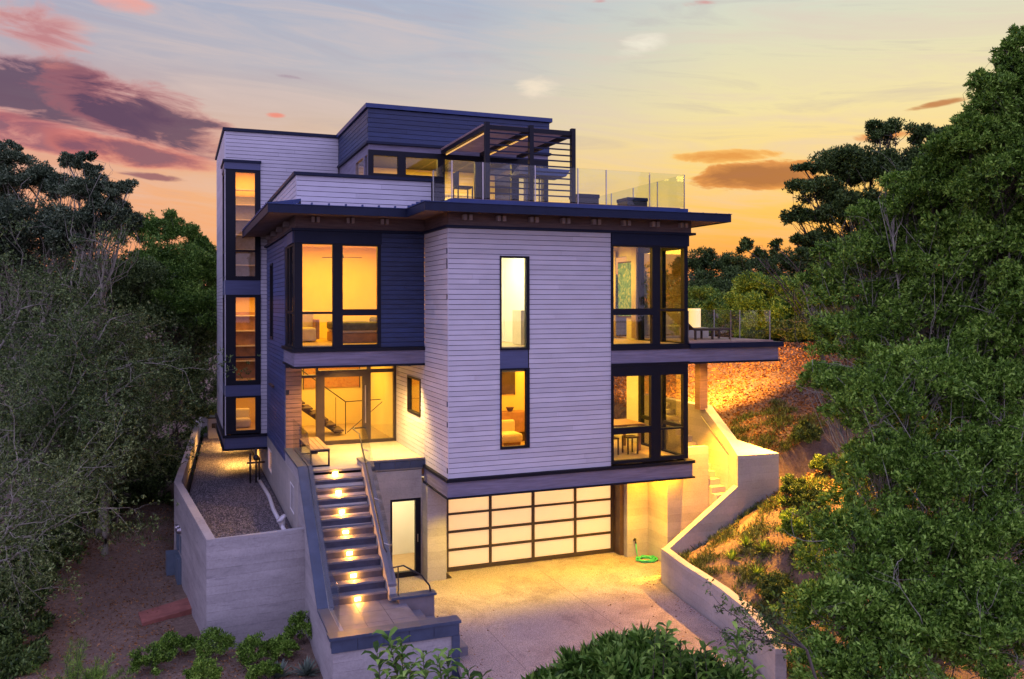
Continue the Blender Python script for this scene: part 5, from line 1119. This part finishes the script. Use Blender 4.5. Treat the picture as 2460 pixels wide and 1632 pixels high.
for x in (-3.12, -2.48): MB().box(x, x+.1, 4.3, 5.0, 5.8, 6.35).build('armrest', M['wood'], t, bevel=.02)
t = thing('ceiling_fan', 'small dark ceiling fan in the right bedroom pane', 'ceiling fan', (-1.75, 4.4, 8.1))
MB().tube([(-1.75, 4.4, 8.50), (-1.75, 4.4, 8.14)], .015, 8).build('rod', M['darkmetal'], t); MB().tube([(-1.75, 4.4, 8.16), (-1.75, 4.4, 8.06)], [.05, .07], 12).build('motor', M['darkmetal'], t)
for a in (.3, 2.4, 4.5): MB().hull([(-1.75+math.cos(a+q)*r, 4.4+math.sin(a+q)*r, 8.08) for q, r in ((-.3, .1), (-.08, .62), (.08, .62), (.3, .1))], [(-1.75+math.cos(a+q)*r, 4.4+math.sin(a+q)*r, 8.095) for q, r in ((-.3, .1), (-.08, .62), (.08, .62), (.3, .1))]).build('blade', M['darkmetal'], t)
# living room
t = thing('wall_art', 'blue abstract canvas glimpsed through the upper corner window', 'painting', (6.55, 3.2, 6.5)); MB().box(6.56, 6.60, 2.78, 3.62, 6.4, 8.0).build('canvas', art2, t); MB().box(6.575, 6.605, 2.74, 3.66, 6.36, 8.04).build('frame', M['darkwood'], t)
for x, lb in ((2.42, 'nearer one of two living room curtains'), (3.7, 'farther one of two living room curtains')):
    b_ = MB(); 
    for k_ in range(8): b_.tube([(6.5+.02*(k_ % 2), x+k_*.035, 5.75), (6.5+.02*(k_ % 2), x+k_*.035, 8.4)], .03, 8)
    o = b_.build('curtain', M['fabric'], None, True); tag(o, 'pale curtain behind the upper corner window, '+lb, 'curtain', 'living room curtains')
t = thing('sofa', 'low cream sofa in the upper corner room', 'sofa', (4.9, 3.6, 5.7))
MB().box(4.2, 5.6, 3.2, 4.1, 5.72, 6.1).build('seat', M['fabric'], t, bevel=.06); MB().box(4.2, 5.6, 3.95, 4.15, 6.1, 6.5).build('backrest', M['fabric'], t, bevel=.05)
# lower corner room: table and stools
t = thing('dining_table', 'timber table behind the lower corner window', 'table', (5.1, 2.2, 2.66))
MB().box(4.3, 6.1, 1.2, 2.3, 3.38, 3.43).build('table_top', M['wood'], t)
for a, q in ((4.4, 1.3), (5.95, 1.3), (4.4, 2.15), (5.95, 2.15)): MB().box(a, a+.07, q, q+.07, 2.67, 3.379).build('leg', M['wood'], t)
for i, (x, y) in enumerate(((4.75, .85), (5.35, .85))):
    t = thing('stool', ('dark stool on the left of the table in the lower corner room', 'dark stool on the right of the table in the lower corner room')[i], 'stool', (x, y, 2.66), 'stools at the corner table')
    MB().box(x, x+.34, y, y+.34, 3.10, 3.14).build('seat', M['darkwood'], t)
    for a in (0, .3):
        for q in (0, .3): MB().box(x+a, x+a+.035, y+q, y+q+.035, 2.67, 3.099).build('leg', M['darkwood'], t)
# lower slit: sideboard, bowl, dark picture, armchair
framed('dark_picture', 'dark picture above the sideboard in the lower slit window', 2.9, 3.45, 4.48, 4.05, 5.0, M['darkwood'])
t = thing('sideboard', 'wooden sideboard in the lower slit window', 'sideboard', (2.3, 4.2, 2.66)); MB().box(2.8, 3.72, 4.0, 4.46, 2.95, 3.55).build('cabinet', M['wood'], t, bevel=.01); MB().box(2.85, 3.67, 4.05, 4.4, 2.67, 2.949).build('plinth', M['darkwood'], t)
t = thing('bowl', 'small dark bowl on the sideboard', 'bowl', (2.3, 4.2, 3.75)); MB().tube([(3.22, 4.2, 3.552), (3.22, 4.2, 3.68)], [.06, .13], 14).build('bowl_body', M['darkwood'], t)
t = thing('cushioned_chair', 'pale round cushioned chair in the lower slit window', 'chair', (1.85, 2.0, 2.66))
MB().box(2.2, 2.85, 2.2, 2.9, 2.95, 3.2).build('seat', M['fabric'], t, bevel=.08); MB().box(2.2, 2.85, 2.8, 2.96, 3.15, 3.5).build('backrest', M['fabric'], t, bevel=.07); MB().box(2.3, 2.8, 2.3, 2.8, 2.67, 2.949).build('base', M['wood'], t)
# tower shelves and chair
for nm, z0, n, lb in (('bookshelf', 4.2, 4, 'timber shelves with dark boards in the middle tower window'), ('bookshelf', 7.5, 6, 'tall shelves with grey curtain boards in the upper tower window')):
    t = thing(nm, lb, 'shelves', (-3.85, 11.2, z0)); MB().box(-4.3, -3.3, 11.35, 11.55, z0+.03, z0+2.3 if n == 4 else z0+3.0).build('back_panel', M['wood'] if n == 4 else mat('grey_curtain', (.32, .32, .36), .9, .1, 6), t)
    for k_ in range(n): MB().box(-4.32, -3.28, 11.1, 11.35, z0+.6+k_*.52, z0+.64+k_*.52).build('shelf', M['fabric'], t)
t = thing('tub_chair', 'rounded tan chair in the small bottom tower window', 'chair', (-4.0, 10.3, 2.64)); MB().box(-4.3, -3.75, 10.2, 10.7, 2.65, 2.95).build('seat', M['fabric'], t, bevel=.08); MB().box(-4.3, -3.75, 10.62, 10.75, 2.9, 3.25).build('backrest', M['fabric'], t, bevel=.06)
# penthouse kitchen
t = thing('kitchen_island', 'pale kitchen island inside the penthouse doors', 'kitchen island', (1.9, 7, 9.4)); MB().box(1.2, 2.9, 6.6, 7.3, 9.41, 10.25).build('cabinet', M['inwhite'], t); MB().box(1.15, 2.95, 6.55, 7.35, 10.251, 10.3).build('worktop', M['fabric'], t)
t = thing('pendant_lamp', 'glowing round pendant inside the penthouse doors', 'lamp', (3.0, 5.6, 10.8)); MB().tube([(3.0, 5.6, 11.38), (3.0, 5.6, 10.9)], .008, 6).build('cord', M['darkmetal'], t)
me = bpy.data.meshes.new('globe'); import bmesh
bm = bmesh.new(); bmesh.ops.create_uvsphere(bm, u_segments=16, v_segments=10, radius=.1, matrix=Matrix.Translation((3.0, 5.6, 10.8))); bm.to_mesh(me); bm.free(); me.materials.append(M['warm']); o = bpy.data.objects.new('globe', me); COL.objects.link(o); o.parent = t; o.matrix_parent_inverse = Matrix.Translation(-Vector(world_of(t)))
